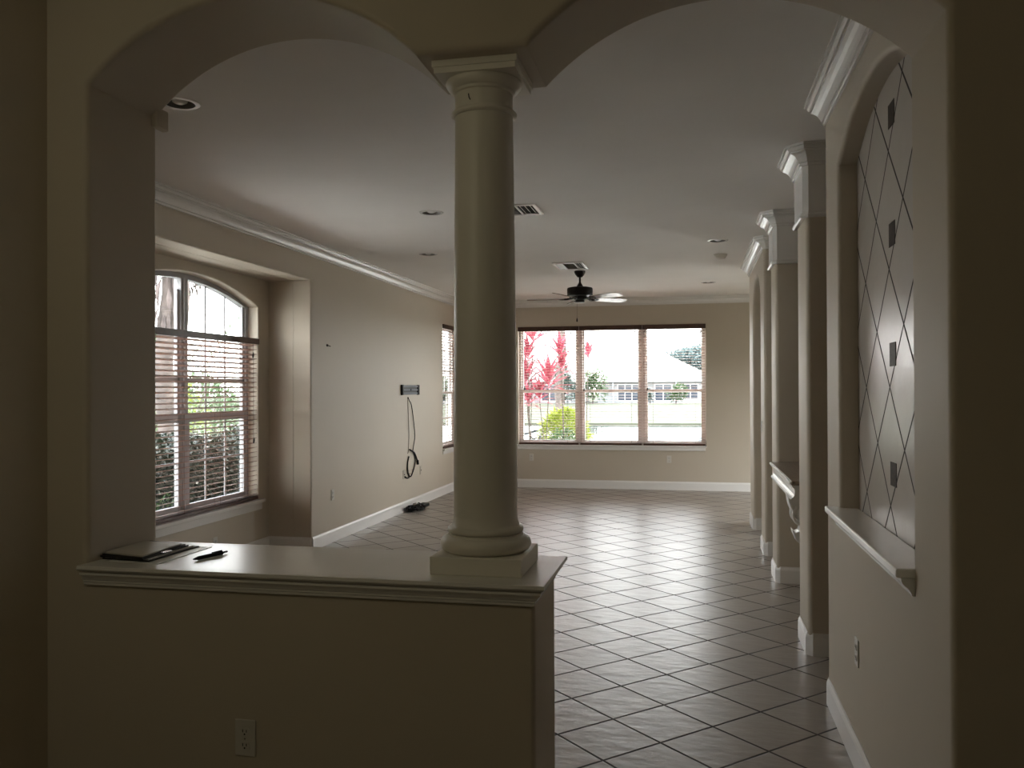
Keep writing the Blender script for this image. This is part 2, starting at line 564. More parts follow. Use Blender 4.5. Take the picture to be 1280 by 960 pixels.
BASE = [(0, 0), (0.013, 0), (0.013, 0.105), (0.010, 0.118), (0.006, 0.126), (0.004, 0.135), (0, 0.135)]
CROWN = [(0, -0.118), (0.012, -0.118), (0.012, -0.102), (0.022, -0.100), (0.022, -0.092), (0.028, -0.078), (0.038, -0.063), (0.052, -0.051), (0.068, -0.044),
         (0.068, -0.034), (0.078, -0.033), (0.085, -0.024), (0.087, -0.014), (0.100, -0.013), (0.100, 0), (0, 0)]
ASTR = [(0, -0.012), (0.006, -0.012), (0.012, -0.006), (0.014, 0.002), (0.012, 0.010), (0.006, 0.016), (0, 0.018)]
PX1 = 0.985
for i, (y0, y1, nm) in enumerate(((5.375, 5.80, 'nearer'), (7.325, 7.72, 'farther'))):
    o = MB().extrude(rrect(XR, PX1, y0, y1, 0.03), [], -0.02, H + 0.02, XY).build('wall_pier_%d' % (i + 1), M['wall'], smooth=40)
    struct(o, '%s square beige wall pier on the right side' % nm, 'pier')
    c = 0.012
    b = MB().extrude(chamfer(XR - 0.018, PX1 + 0.018, y0 - 0.018, y1 + 0.018, 0.032), [], 2.625, H + 0.01, XY)
    b.sweep(ASTR, chamfer(XR - 0.018, PX1 + 0.018, y0 - 0.018, y1 + 0.018, 0.032), 2.632, closed=True, side=-1)
    b.sweep(CROWN, chamfer(XR - 0.018, PX1 + 0.018, y0 - 0.018, y1 + 0.018, 0.032), H, closed=True, side=-1)
    o = b.build('trim_%d' % (i + 1), M['trim'])
    struct(o, 'white moulded capital around the top of the %s square pier' % nm, 'trim')
    o = MB().sweep(BASE, chamfer(XR, PX1, y0, y1, 0.03), 0, closed=True, side=-1).build('baseboard_pier_%d' % (i + 1), M['trim'])
    struct(o, 'white baseboard around the %s square pier' % nm, 'baseboard')

# arched wall section beyond the piers
poly = [(8.49, -0.06), (8.93, -0.06), (8.93, 2.53)] + arc(8.93, 10.02, 2.53, 2.80)[1:] + [(10.02, -0.06), (10.60, -0.06), (10.60, H + 0.06), (8.49, H + 0.06)]
o = MB().extrude(poly, [], XR, PX1, YZ, r=0.028).build('wall_arched', M['wall'], smooth=40, weighted=True)
struct(o, 'beige wall section with an arched doorway on the far right', 'wall')
for i, (y0, y1, nm) in enumerate(((8.49, 8.93, 'near'), (10.02, 10.60, 'far'))):
    o = MB().sweep(BASE, chamfer(XR, PX1, y0, y1, 0.028), 0, closed=True, side=-1).build('baseboard_arch_%d' % (i + 1), M['trim'])
    struct(o, 'white baseboard at the %s side of the arched doorway' % nm, 'baseboard')
o = MB().sweep(CROWN, chamfer(XR, PX1, 8.49, 10.60, 0.028), H, closed=True, side=-1).build('trim_3', M['trim'])
struct(o, 'white crown moulding on the arched wall section', 'trim')
o = MB().sweep(CROWN, [(XR, 2.84), (XR, 4.572), (XR + 0.028, 4.60), (0.97, 4.60)], H, side=1).build('trim_4', M['trim'])
struct(o, 'white crown moulding above the niche', 'trim')
o = MB().sweep(BASE, [(XR, YF + 0.02), (XR, 4.572), (XR + 0.028, 4.60), (0.97, 4.60)], 0, side=1).build('baseboard_right', M['trim'])
struct(o, 'white baseboard below the niche wall', 'baseboard')
o = MB().sweep(CROWN, [(XL, 2.84), (XL, YE), (3.3, YE)], H, side=-1).build('trim_5', M['trim'])
struct(o, 'white crown moulding along the left and far walls', 'trim')
o = MB().sweep(BASE, [(XL, AY1 + 0.012), (XL, YE), (3.3, YE)], 0, side=-1).build('baseboard_left', M['trim'])
struct(o, 'white baseboard along the left and far walls', 'baseboard')
o = MB().sweep(BASE, [(XL, AY0), (XA, AY0), (XA, AY1), (XL, AY1)], 0, side=-1).build('baseboard_alcove', M['trim'])
struct(o, 'white baseboard inside the window alcove', 'baseboard')
ND = (11.0, 13.2, 2.08)
o = MB().extrude([(2.8, -0.06), (ND[0], -0.06), (ND[0], ND[2]), (ND[1], ND[2]), (ND[1], -0.06), (13.75, -0.06), (13.75, H + 0.06), (2.8, H + 0.06)], [], 3.3, 3.5, YZ).build('wall_outer', M['wall'])
struct(o, 'plain beige outer wall of the side passage', 'wall')
# knee wall under the bar counter
o = MB().box(0.93, 1.03, 5.80, 7.325, 0, 0.996).build('wall_knee', M['wall'])
struct(o, 'low beige wall carrying the bar counter', 'wall')

# entrance hall around the viewer
MB_h = MB().box(-2.3, -2.10, -3.0, YF + 0.02, 0, H)
o = MB_h.build('wall_hall_left', M['hall_bounce'])
struct(o, 'beige left wall of the entrance hall', 'wall')
o = MB().box(3.3, 3.5, -3.0, YF, 0, H).build('wall_hall_right', M['hall_bounce'])
struct(o, 'beige right wall of the entrance hall', 'wall')
o = MB().box(-2.3, 3.5, -3.2, -3.0, 0, H).build('wall_hall_back', M['hall_bounce'])
struct(o, 'back wall of the entrance hall', 'wall')

# ------------------------------------------------------------------ ledge on the half wall
LEDGE = [(0, -0.070), (0.008, -0.070), (0.012, -0.066), (0.012, -0.059), (0.016, -0.057), (0.016, -0.051), (0.021, -0.047), (0.024, -0.040), (0.034, -0.031), (0.034, -0.024),
         (0.028, -0.021), (0.028, -0.018), (0.043, -0.016), (0.048, -0.010), (0.046, -0.001), (0.044, 0.0), (0, 0)]
ZL = 1.035
led = thing('half_wall_ledge', 'glossy white ledge capping the half wall under the column', 'ledge', (-1.2, 2.65, 0.975))
MB().box(XJ + 0.0, XH - 0.008, YF, YB - 0.013, 0.985, ZL).build('top', M['ledge'], led)
MB().sweep(LEDGE, [(XJ - 0.004, YF), (XH - 0.010, YF), (XH - 0.010, YB - 0.015), (XJ - 0.0, YB - 0.015)], ZL, side=-1).build('moulding', M['trim'], led, smooth=25)

# ------------------------------------------------------------------ column
CX, CY = -0.648, 2.65
colm = thing('column', 'round cream classical column standing on the half wall ledge', 'column', (CX, CY, ZL))
MB().bbox(CX - 0.143, CX + 0.143, CY - 0.143, CY + 0.143, ZL, 1.09, 0.003).build('plinth', M['column'], colm)
def torus_prof(r0, zc, h, k=9):
    return [(r0 + h * math.cos(t), zc + h * math.sin(t)) for t in [-PI / 2 + PI * i / (k - 1) for i in range(k)]]
prof = torus_prof(0.120, 1.115, 0.025) + [(0.119, 1.142), (0.119, 1.147)] + torus_prof(0.109, 1.159, 0.012) + [(0.108, 1.172), (0.106, 1.176), (0.103, 1.186), (0.1015, 1.20)]
MB().lathe(prof, (CX, CY, 0), 72).build('base', M['column'], colm, smooth=50)
sh = [(0.1015 - 0.0095 * (t ** 1.6), 1.20 + (2.465 - 1.20) * t) for t in [i / 16 for i in range(17)]]
MB().lathe(sh, (CX, CY, 0), 72).build('shaft', M['column'], colm, smooth=50)
prof = [(0.092, 2.465), (0.098, 2.466)] + torus_prof(0.098, 2.474, 0.007, 7) + [(0.096, 2.482), (0.093, 2.485), (0.092, 2.49), (0.092, 2.535), (0.099, 2.538), (0.099, 2.546),
        (0.103, 2.548), (0.112, 2.553), (0.119, 2.562), (0.122, 2.570), (0.120, 2.577)]
cap = MB().lathe(prof, (CX, CY, 0), 72).build('capital', M['column'], colm, smooth=50)
MB().tube([(CX - 0.028, CY - 0.0895, 2.518), (CX - 0.026, CY - 0.0915, 2.506), (CX - 0.0215, CY - 0.0925, 2.498)], 0.0016, 5).build('hairline_crack', M['hole'], cap)
b = MB().box(CX - 0.128, CX + 0.128, CY - 0.128, CY + 0.128, 2.575, 2.595)
b.box(CX - 0.133, CX + 0.133, CY - 0.133, CY + 0.133, 2.593, 2.6135)
b.build('abacus', M['column'], colm)
o = MB().bbox(XJ - 0.004, XJ + 0.024, 2.80, 2.875, 2.572, 2.648, 0.006).build('wall_block', M['wall'])
tag(o, 'small beige block high on the left jamb under the arch', 'block')

# ------------------------------------------------------------------ niche
tp = thing('tile_panel', 'tall panel of diamond laid tiles at the back of the arched niche', 'tile panel', (0.7565, 3.53, 1.03))
b = MB().extrude([(NY0, 1.03)] + arc(NY0, NY1, 2.645, 2.815) + [(NY1, 1.03)], [], 0.7555, 0.7600, YZ)
b.build('tile_field', M['niche_tile'], tp)
for z in (1.266, 1.729, 2.193, 2.656):
    MB().box(0.7535, 0.7565, 3.525 - 0.05, 3.525 + 0.05, z - 0.046, z + 0.046).build('inset_tile', M['inset'], tp)
tag(tp)
ns = thing('niche_shelf', 'narrow white moulded shelf along the bottom of the arched niche', 'shelf', (0.70, 3.57, 1.0))
MB().bbox(0.612, 0.755, 2.842, 4.30, 1.009, 1.038, 0.006).build('board', M['ledge'], ns)
MB().extrude([(XR, 0.955), (XR - 0.008, 0.955), (XR - 0.012, 0.966), (XR - 0.020, 0.978), (XR - 0.032, 0.987), (XR - 0.038, 0.996), (XR - 0.040, 1.009), (XR, 1.009)], [], 2.842, 4.29,
             lambda x, z, d: (x, d, z)).build('cove', M['trim'], ns)

# ------------------------------------------------------------------ bar counter
bc = thing('bar_counter', 'raised counter ledge with a scroll bracket between the two square piers', 'counter', (0.80, 6.56, 0.0))
MB().bbox(0.620, 0.93, 5.80, 7.325, 0.967, 0.996, 0.008).build('counter_top', M['granite'], bc)
prof = [(0.628, 0.967), (0.628, 0.958), (0.634, 0.952), (0.640, 0.948), (0.645, 0.93), (0.643, 0.905), (0.636, 0.890), (0.625, 0.884), (0.622, 0.872), (0.628, 0.866), (0.93, 0.866), (0.93, 0.967)]
MB().extrude(prof, [], 5.82, 7.31, lambda x, z, d: (x, d, z)).build('apron', M['trim'], bc)
MB().bbox(0.613, 0.640, 5.815, 7.312, 0.975, 0.992, 0.004).build('nosing', M['trim'], bc)


def corbel(yc):
    w = 0.07
    # S scroll outline in X-Z: wide at top, curling at the foot
    out = [(0.93, 0.866), (0.655, 0.866), (0.652, 0.835), (0.656, 0.795), (0.668, 0.752), (0.690, 0.715), (0.716, 0.682), (0.733, 0.650),
           (0.738, 0.618), (0.728, 0.590), (0.706, 0.578), (0.690, 0.590), (0.684, 0.602), (0.690, 0.566), (0.712, 0.520), (0.742, 0.492), (0.780, 0.482), (0.820, 0.494), (0.86, 0.53),
           (0.89, 0.58), (0.93, 0.62)]
    b = MB().extrude(out, [], yc - w, yc + w, lambda x, z, d: (x, d, z), r=0.006)
    o = b.build('corbel', M['trim'], bc, smooth=35)
    s = MB()
    for side in (-1, 1):
        pts = []
        for i in range(46):
            t = i / 45 * 2.2 * 2 * PI
            rr = 0.072 * (1 - i / 52)
            pts.append((0.755 + rr * math.cos(t + 2.2), yc + side * w, 0.700 + rr * math.sin(t + 2.2)))
        s.tube(pts, 0.012, 8)
        s.tube([(0.662, yc + side * w, 0.85), (0.664, yc + side * w, 0.80), (0.682, yc + side * w, 0.745), (0.715, yc + side * w, 0.695), (0.742, yc + side * w, 0.65),
                (0.748, yc + side * w, 0.61), (0.735, yc + side * w, 0.58)], 0.007, 8)
    s.build('scroll', M['trim'], o, smooth=60)
corbel(6.38)

# ------------------------------------------------------------------ windows
def bar_rect(b, to3, u0, u1, v0, v1, d0, d1):
    p = [to3(u0, v0, d0), to3(u1, v1, d1)]
    x = sorted((p[0][0], p[1][0])); y = sorted((p[0][1], p[1][1])); z = sorted((p[0][2], p[1][2]))
    b.box(x[0], x[1], y[0], y[1], z[0], z[1])


def ring(b, to3, u0, u1, v0, v1, t, d0, d1):
    bar_rect(b, to3, u0, u0 + t, v0, v1, d0, d1)
    bar_rect(b, to3, u1 - t, u1, v0, v1, d0, d1)
    bar_rect(b, to3, u0 + t, u1 - t, v0, v0 + t, d0, d1)
    bar_rect(b, to3, u0 + t, u1 - t, v1 - t, v1, d0, d1)


# window_3: triple double-hung on the far wall
win = thing('window_3', 'wide triple window in the far wall', 'window', (-1.3, YE + 0.12, 0.70), kind='structure')
b = MB()
ring(b, XZ, W3[0], W3[1], W3[2], W3[3], 0.035, YE + 0.10, YE + 0.19)
mull = (-1.795, -0.785)
for m_ in mull:
    b.box(m_ - 0.045, m_ + 0.045, YE + 0.09, YE + 0.19, W3[2] + 0.03, W3[3] - 0.03)
b.build('frame', M['vinyl'], win)
units = [(W3[0] + 0.035, mull[0] - 0.045), (mull[0] + 0.045, mull[1] - 0.045), (mull[1] + 0.045, W3[1] - 0.035)]
for u0, u1 in units:
    b = MB()
    ring(b, XZ, u0, u1, 1.545, W3[3] - 0.035, 0.028, YE + 0.145, YE + 0.175)
    b.build('upper_sash', M['vinyl'], win)
    b = MB()
    ring(b, XZ, u0, u1, W3[2] + 0.035, 1.59, 0.034, YE + 0.112, YE + 0.142)
    b.build('lower_sash', M['vinyl'], win)
    MB().box(u0 + 0.02, u1 - 0.02, YE + 0.158, YE + 0.162, 1.56, W3[3] - 0.05).build('pane', M['glass'], win)
    MB().box(u0 + 0.02, u1 - 0.02, YE + 0.125, YE + 0.129, W3[2] + 0.05, 1.57).build('pane', M['glass'], win)
MB().bbox(W3[0] - 0.03, W3[1] + 0.005, YE - 0.03, YE + 0.10, 0.672, 0.700, 0.006).bbox(W3[0] - 0.01, W3[1] - 0.01, YE - 0.014, YE + 0.002, 0.62, 0.673, 0.004).build('sill', M['trim'], win)

# added_door_1: unseen sliding glass door added beyond the piers to light the far wall
dr = thing('added_door_1', 'unseen sliding glass door added to light the far wall', 'door', (3.4, 12.1, 0.0), kind='structure')
b = MB()
ring(b, YZ, ND[0], ND[1], 0.0, ND[2], 0.05, 3.36, 3.46)
b.box(3.38, 3.44, 12.06, 12.14, 0.05, ND[2] - 0.05)
b.build('frame', M['vinyl'], dr)
for y0, y1 in ((ND[0] + 0.05, 12.06), (12.14, ND[1] - 0.05)):
    MB().box(3.405, 3.411, y0, y1, 0.05, ND[2] - 0.05).build('pane', M['glass'], dr)

# window_1: arched window in the alcove
win = thing('window_1', 'tall arched window in the left alcove', 'window', (XA - 0.12, 6.63, W1[2]), kind='structure')
XW0, XW1 = XA - 0.112, XA - 0.18
b = MB()
fo = [(W1[0], W1[2])] + warch + [(W1[1], W1[2])]
t = 0.045
fi = [(W1[0] + t, W1[2] + t)] + arc(W1[0] + t, W1[1] - t, 2.42 - 0.012, 2.612 - t) + [(W1[1] - t, W1[2] + t)]
b.extrude(fo, [fi], XW0, XW1, YZ)
b.box(XW1, XW0, 6.582, 6.678, W1[2] + t, 2.57)
b.box(XW0, XW0 + 0.018, 6.607, 6.653, W1[2] + t, 2.57)
b.build('frame', M['shaded_vinyl'], win)
for (u0, u1) in ((5.595, 6.582), (6.678, 7.665)):
    b = MB()
    b.box(XW1 + 0.01, XW0 - 0.006, u0, u1, 1.345, 1.395)
    ring(b, YZ, u0, u1, W1[2] + 0.045, 1.36, 0.034, XW0 - 0.006, XW1 + 0.038)
    b.build('lower_sash', M['shaded_vinyl'], win)
    b = MB()
    b.box(XW1 + 0.02, XW0 - 0.02, u0, u1, 1.675, 1.712)
    b.box(XW1 + 0.02, XW0 - 0.02, u0, u0 + 0.028, 1.39, 2.47)
    b.box(XW1 + 0.02, XW0 - 0.02, u1 - 0.028, u1, 1.39, 2.47)
    b.build('upper_sash', M['shaded_vinyl'], win)
    b = MB()
    for k in (1, 2):
        y = u0 + (u1 - u0) * k / 3
        b.box(XW1 + 0.03, XW0 - 0.03, y - 0.010, y + 0.010, W1[2] + 0.05, 2.55 if abs(y - 6.63) < 0.55 else 2.49)
    b.box(XW1 + 0.03, XW0 - 0.03, u0, u1, 0.965, 0.985)
    b.build('muntin', M['shaded_vinyl'], win)
pan = [(W1[0] + 0.03, W1[2] + 0.03)] + arc(W1[0] + 0.03, W1[1] - 0.03, 2.41, 2.58) + [(W1[1] - 0.03, W1[2] + 0.03)]
MB().extrude(pan, [], -4.327, -4.331, YZ).build('pane', M['glass'], win)
MB().bbox(XA - 0.10, XA + 0.045, W1[0] - 0.06, W1[1] + 0.06, 0.50, 0.533, 0.006).bbox(XA - 0.002, XA + 0.016, W1[0] - 0.04, W1[1] + 0.04, 0.43, 0.501, 0.004).build('sill', M['trim'], win)

# window_2: single double-hung near the far left corner
win = thing('window_2', 'narrow window near the far left corner', 'window', (XL - 0.12, 12.97, W2[2]), kind='structure')
b = MB()
ring(b, YZ, W2[0], W2[1], W2[2], W2[3], 0.04, XL - 0.11, XL - 0.18)
b.build('frame', M['vinyl'], win)
b = MB()
ring(b, YZ, W2[0] + 0.04, W2[1] - 0.04, 1.53, W2[3] - 0.04, 0.03, XL - 0.15, XL - 0.175)
for z in (1.897, 2.216):
    b.box(XL - 0.168, XL - 0.158, W2[0] + 0.06, W2[1] - 0.06, z - 0.01, z + 0.01)
for y in (12.82, 13.13):
    b.box(XL - 0.168, XL - 0.158, y - 0.009, y + 0.009, 1.55, W2[3] - 0.06)
b.build('upper_sash', M['vinyl'], win)
b = MB()
ring(b, YZ, W2[0] + 0.04, W2[1] - 0.04, W2[2] + 0.04, 1.57, 0.035, XL - 0.115, XL - 0.145)
b.box(XL - 0.135, XL - 0.125, W2[0] + 0.06, W2[1] - 0.06, 1.14, 1.16)
for y in (12.82, 13.13):
    b.box(XL - 0.135, XL - 0.125, y - 0.009, y + 0.009, W2[2] + 0.06, 1.55)
b.build('lower_sash', M['vinyl'], win)
MB().box(XL - 0.165, XL - 0.161, W2[0] + 0.05, W2[1] - 0.05, 1.55, W2[3] - 0.05).build('pane', M['glass'], win)
MB().box(XL - 0.132, XL - 0.128, W2[0] + 0.05, W2[1] - 0.05, W2[2] + 0.05, 1.55).build('pane', M['glass'], win)
MB().bbox(XL - 0.10, XL + 0.04, W2[0] - 0.03, W2[1] + 0.03, 0.668, 0.698, 0.006).bbox(XL - 0.002, XL + 0.014, W2[0] - 0.02, W2[1] + 0.02, 0.615, 0.669, 0.004).build('sill', M['trim'], win)

# ------------------------------------------------------------------ blinds
def blind(label, along, u0, u1, ztop, zbot, face, sgn, tilt, pitch, vh, cords, tassels):
    """along 'x' (far wall, face = wall plane Y, sgn +1 outwards) or 'y' (left walls, sgn -1 outwards)"""
    def P(u, d, z):       # d = distance from the wall face towards outdoors
        return (u, face + sgn * d, z) if along == 'x' else (face + sgn * d, u, z)
    c = P((u0 + u1) / 2, 0.04, zbot)
    root = thing('window_blind', label, 'blind', c, group=None)

    def bx(b, ua, ub, da, db, za, zb, r=0.0):
        p, q = P(ua, da, za), P(ub, db, zb)
        x = sorted((p[0], q[0])); y = sorted((p[1], q[1])); z = sorted((p[2], q[2]))
        if r:
            b.bbox(x[0], x[1], y[0], y[1], z[0], z[1], r)
        else:
            b.box(x[0], x[1], y[0], y[1], z[0], z[1])
    b = MB()
    bx(b, u0, u1, -0.014, 0.004, ztop - vh, ztop, 0.004)
    bx(b, u0 + 0.01, u1 - 0.01, 0.006, 0.060, ztop - 0.045, ztop - 0.004)
    b.build('valance', M['wood'], root)
    s = MB()
    n = int((ztop - vh * 0.6 - zbot - 0.03) / pitch)
    ua, ub = u0 + 0.012, u1 - 0.012
    for i in range(n):
        z = zbot + 0.045 + i * pitch
        if z > ztop - 0.055:
            break
        hw, th = 0.025, 0.0019
        tl = tilt
        dz, dd = hw * math.sin(tl), hw * math.cos(tl)
        # room edge raised, outer edge lowered; slightly crowned section
        sec = [(0.033 - dd, z + dz), (0.033, z + 0.0022), (0.033 + dd, z - dz)]
        vs = []
        for uu in (ua, ub):
            vs += [P(uu, d, zz + th) for d, zz in sec] + [P(uu, d, zz - th) for d, zz in sec]
        fs = [(0, 1, 7, 6), (1, 2, 8, 7), (3, 9, 10, 4), (4, 10, 11, 5), (0, 6, 9, 3), (2, 5, 11, 8), (0, 3, 4, 1), (1, 4, 5, 2), (6, 7, 10, 9), (7, 8, 11, 10)]
        s.add(vs, fs)
    s.build('slats', M['slat'], root)
    b = MB()
    bx(b, ua, ub, -0.004, 0.052, zbot - 0.004, zbot + 0.024, 0.004)
    b.build('bottom_rail', M['wood'], root)
    for u in cords:
        for d in (0.0062, 0.0598):
            MB().tube([P(u, d, zbot + 0.01), P(u, d, ztop - 0.03)], 0.0011, 5).build('ladder_cord', M['cord'], root)
    for (u, z) in tassels:
        b = MB()
        b.tube([P(u, 0.003, ztop - 0.05), P(u, 0.002, z + 0.02)], 0.0012, 5)
        b.tube([P(u + 0.012, 0.003, ztop - 0.05), P(u + 0.008, 0.002, z + 0.03)], 0.0012, 5)
        pc = b.build('pull_cord', M['cord'], root)
        b = MB()
        for du, dz in ((0, 0.0), (0.009, 0.012)):
            q = P(u + du, 0.0, z + dz)
            b.lathe([(0.003, 0.028), (0.0055, 0.022), (0.008, 0.0), (0.007, -0.012), (0.003, -0.016)][::-1], q, 10)
        b.build('tassel', M['tassel'], pc, smooth=50)
    return root


blind('brown slatted blind over the left third of the wide far window', 'x', W3[0] + 0.0, -1.797, 2.615, 0.706, YE, 1, math.radians(3), 0.044, 0.070,
      (-2.62, -1.99), ((-1.93, 2.50), (-2.70, 1.60)))
blind('brown slatted blind over the middle third of the wide far window', 'x', -1.793, -0.787, 2.615, 0.706, YE, 1, math.radians(3), 0.044, 0.070,
      (-1.62, -0.96), ((-0.90, 2.50), (-1.72, 1.58)))
blind('brown slatted blind over the right third of the wide far window', 'x', -0.783, W3[1] - 0.0, 2.615, 0.706, YE, 1, math.radians(3), 0.044, 0.070,
      (-0.62, 0.04), ((0.12, 2.48), (-0.71, 1.58)))
blind('brown slatted blind with open slats on the arched alcove window', 'y', W1[0] + 0.004, W1[1] - 0.004, 2.108, 0.538, XA, -1, math.radians(14), 0.0455, 0.058,
      (5.75, 6.46, 7.02, 7.55), ((7.60, 1.93), (7.61, 1.10)))
blind('brown slatted blind on the narrow window in the far left corner', 'y', W2[0] + 0.004, W2[1] - 0.004, 2.600, 0.704, XL, -1, math.radians(5), 0.044, 0.066,
      (12.66, 13.29), ((12.56, 1.46),))

# ------------------------------------------------------------------ outlets, switch, plates
def outlet_proto():
    t = thing('wall_outlet', 'x', 'outlet', (0, 0, 0))
    MB().bbox(-0.035, 0.035, -0.006, 0.0, -0.057, 0.057, 0.0025).build('cover_plate', M['plastic'], t)
    for s in (1, -1):
        r = MB()
        z = 0.0215 * s - 0.002
        pts = []
        for k in range(24):
            w = 2 * PI * k / 24
            pts.append((0.0165 * math.cos(w), max(-0.0125, min(0.0125, 0.0165 * math.sin(w))) + z))
        r.extrude(pts, [], -0.0085, -0.004, lambda x, zz, d: (x, d, zz))
        ro = r.build('receptacle', M['plastic'], t)
        h = MB().box(-0.0075, -0.0052, -0.0092, -0.008, z - 0.001, z + 0.008).box(0.0052, 0.0075, -0.0092, -0.008, z - 0.001, z + 0.007)
        h.tube([(0, -0.0092, z - 0.0068), (0, -0.008, z - 0.0068)], 0.0027, 8)
        h.build('slots', M['hole'], ro)
    MB().tube([(0, -0.0072, -0.002), (0, -0.005, -0.002)], 0.0028, 10).build('screw', M['clip'], t)
    return t


op = outlet_proto()
outs = [((-1.38, YF, 0.51), 0.0, 'white duplex outlet low on the half wall in front'),
        ((-2.582, YE, 0.487), 0.0, 'white duplex outlet below the left end of the far window'),
        ((-0.372, YE, 0.483), 0.0, 'white duplex outlet below the right end of the far window'),
        ((XL, 8.42, 0.497), PI / 2, 'white duplex outlet on the left wall beside the alcove edge'),
        ((XA, 6.92, 0.235), PI / 2, 'white duplex outlet under the arched alcove window'),
        ((XR, 3.80, 0.495), -PI / 2, 'white duplex outlet on the right wall below the niche')]
for i, (loc, rz, lab) in enumerate(outs):
    q = op if i == 0 else copy_tree(op)
    q.location = loc
    q.rotation_euler = (0, 0, rz)
    tag(q, lab, 'outlet', 'duplex wall outlets')


def plate(name, lab, cat, x, y, z, sgn, mat, toggle, group=None):
    t = thing(name, lab, cat, (x, y, z), group=group)
    d = 0.006 * sgn
    MB().bbox(min(x, x + d), max(x, x + d), y - 0.036, y + 0.036, z - 0.058, z + 0.058, 0.002).build('cover_plate', mat, t)
    if toggle == 'switch':
        MB().obox((x + sgn * 0.009, y, z + 0.003), (1, 0, 0), (0, 1, 0), (0.25, 0, 1), 0.006, 0.005, 0.011).build('toggle', M['plastic'], t)
    else:
        MB().tube([(x + sgn * 0.004, y, z), (x + sgn * 0.013, y, z)], 0.006, 10).build('socket', M['hole'], t)
    return t


plate('light_switch', 'white switch plate on the wall beside the arched doorway', 'light switch', XR, 8.78, 1.225, -1, M['plastic'], 'switch')
plate('cable_plate', 'wall plate at the end of the hanging black cable', 'wall plate', XL, 10.69, 0.485, 1, M['beigeplate'], 's', 'cable wall plates')
plate('cable_plate', 'beige wall plate just right of where the black cable ends', 'wall plate', XL, 10.91, 0.478, 1, M['beigeplate'], 's', 'cable wall plates')
plate('cable_plate', 'lone beige wall plate nearest the far corner', 'wall plate', XL, 11.40, 0.478, 1, M['beigeplate'], 's', 'cable wall plates')
o = MB().tube([(XL, 8.29, 2.065), (XL + 0.012, 8.29, 2.063)], [0.014, 0.011], 10).tube([(XL + 0.012, 8.29, 2.063), (XL + 0.028, 8.32, 2.055)], 0.005, 6).build('wall_hook', M['black'])
tag(o, 'small black hook high on the left wall', 'hook')

# ------------------------------------------------------------------ television bracket and cables
tv = thing('television_bracket', 'blue grey steel television wall bracket with slotted rails', 'bracket', (XL, 10.93, 1.60))
MB().bbox(XL, XL + 0.006, 10.60, 11.26, 1.535, 1.66, 0.002).build('back_plate', M['black'], tv)
for z in (1.551, 1.598, 1.645):
    MB().bbox(XL + 0.004, XL + 0.022, 10.63, 11.23, z - 0.0125, z + 0.0125, 0.003).build('rail', M['steel'], tv)
for y in (10.60, 11.26):
    MB().bbox(XL, XL + 0.03, y - 0.022, y + 0.022, 1.53, 1.665, 0.003).build('end_cap', M['black'], tv)
MB().tube([(XL + 0.02, 10.93, 1.60), (XL + 0.028, 10.93, 1.60)], 0.014, 10).build('bolt', M['black'], tv)


def smoothpts(pts, n=6):
    out = []
    P = [Vector(p) for p in pts]
    for i in range(len(P) - 1):
        p0, p1, p2, p3 = P[max(0, i - 1)], P[i], P[i + 1], P[min(len(P) - 1, i + 2)]
        for k in range(n):
            t = k / n
            out.append(0.5 * ((2 * p1) + (-p0 + p2) * t + (2 * p0 - 5 * p1 + 4 * p2 - p3) * t * t + (-p0 + 3 * p1 - 3 * p2 + p3) * t ** 3))
    out.append(P[-1])
    return out


X0 = XL + 0.012
cb = thing('hanging_cable', 'black cable hanging in a loop below the television bracket', 'cable', (X0, 10.9, 0.45))
MB().tube(smoothpts([(X0, 10.84, 1.50), (X0 + 0.01, 10.86, 1.455), (X0, 10.97, 1.40), (X0, 11.05, 1.22), (X0, 11.115, 0.98), (X0, 11.06, 0.84), (X0, 11.02, 0.765)]), 0.006, 7).build('upper_lead', M['cable'], cb, smooth=60)
MB().tube(smoothpts([(X0, 10.90, 0.80), (X0 + 0.01, 10.99, 0.77), (X0, 11.10, 0.74), (X0, 11.19, 0.66), (X0, 11.235, 0.60)]), 0.010, 7).build('knot_lead', M['cable'], cb, smooth=60)
MB().tube([(X0, 11.225, 0.63), (X0, 11.24, 0.575)], 0.019, 8).build('connector', M['black'], cb)
MB().tube(smoothpts([(X0, 11.03, 0.77), (X0, 11.13, 0.66), (X0, 11.09, 0.55), (X0, 10.99, 0.46), (X0, 10.93, 0.435)]), 0.008, 7).build('loop_lead', M['cable'], cb, smooth=60)
MB().tube(smoothpts([(X0, 10.86, 0.71), (X0, 10.81, 0.62), (X0, 10.82, 0.51), (X0, 10.88, 0.44), (X0, 10.80, 0.43), (X0, 10.70, 0.455)]), 0.010, 7).build('lower_lead', M['cable'], cb, smooth=60)
o = MB().tube(smoothpts([(XL + 0.006, 10.84, 1.50), (XL + 0.006, 10.86, 1.30), (XL + 0.006, 10.885, 1.0), (XL + 0.006, 10.86, 0.80), (XL + 0.006, 10.84, 0.75)]), 0.0035, 6).build('thin_wire', M['cord'], None, smooth=60)
tag(o, 'thin pale wire hanging straight down beside the black cable', 'wire')

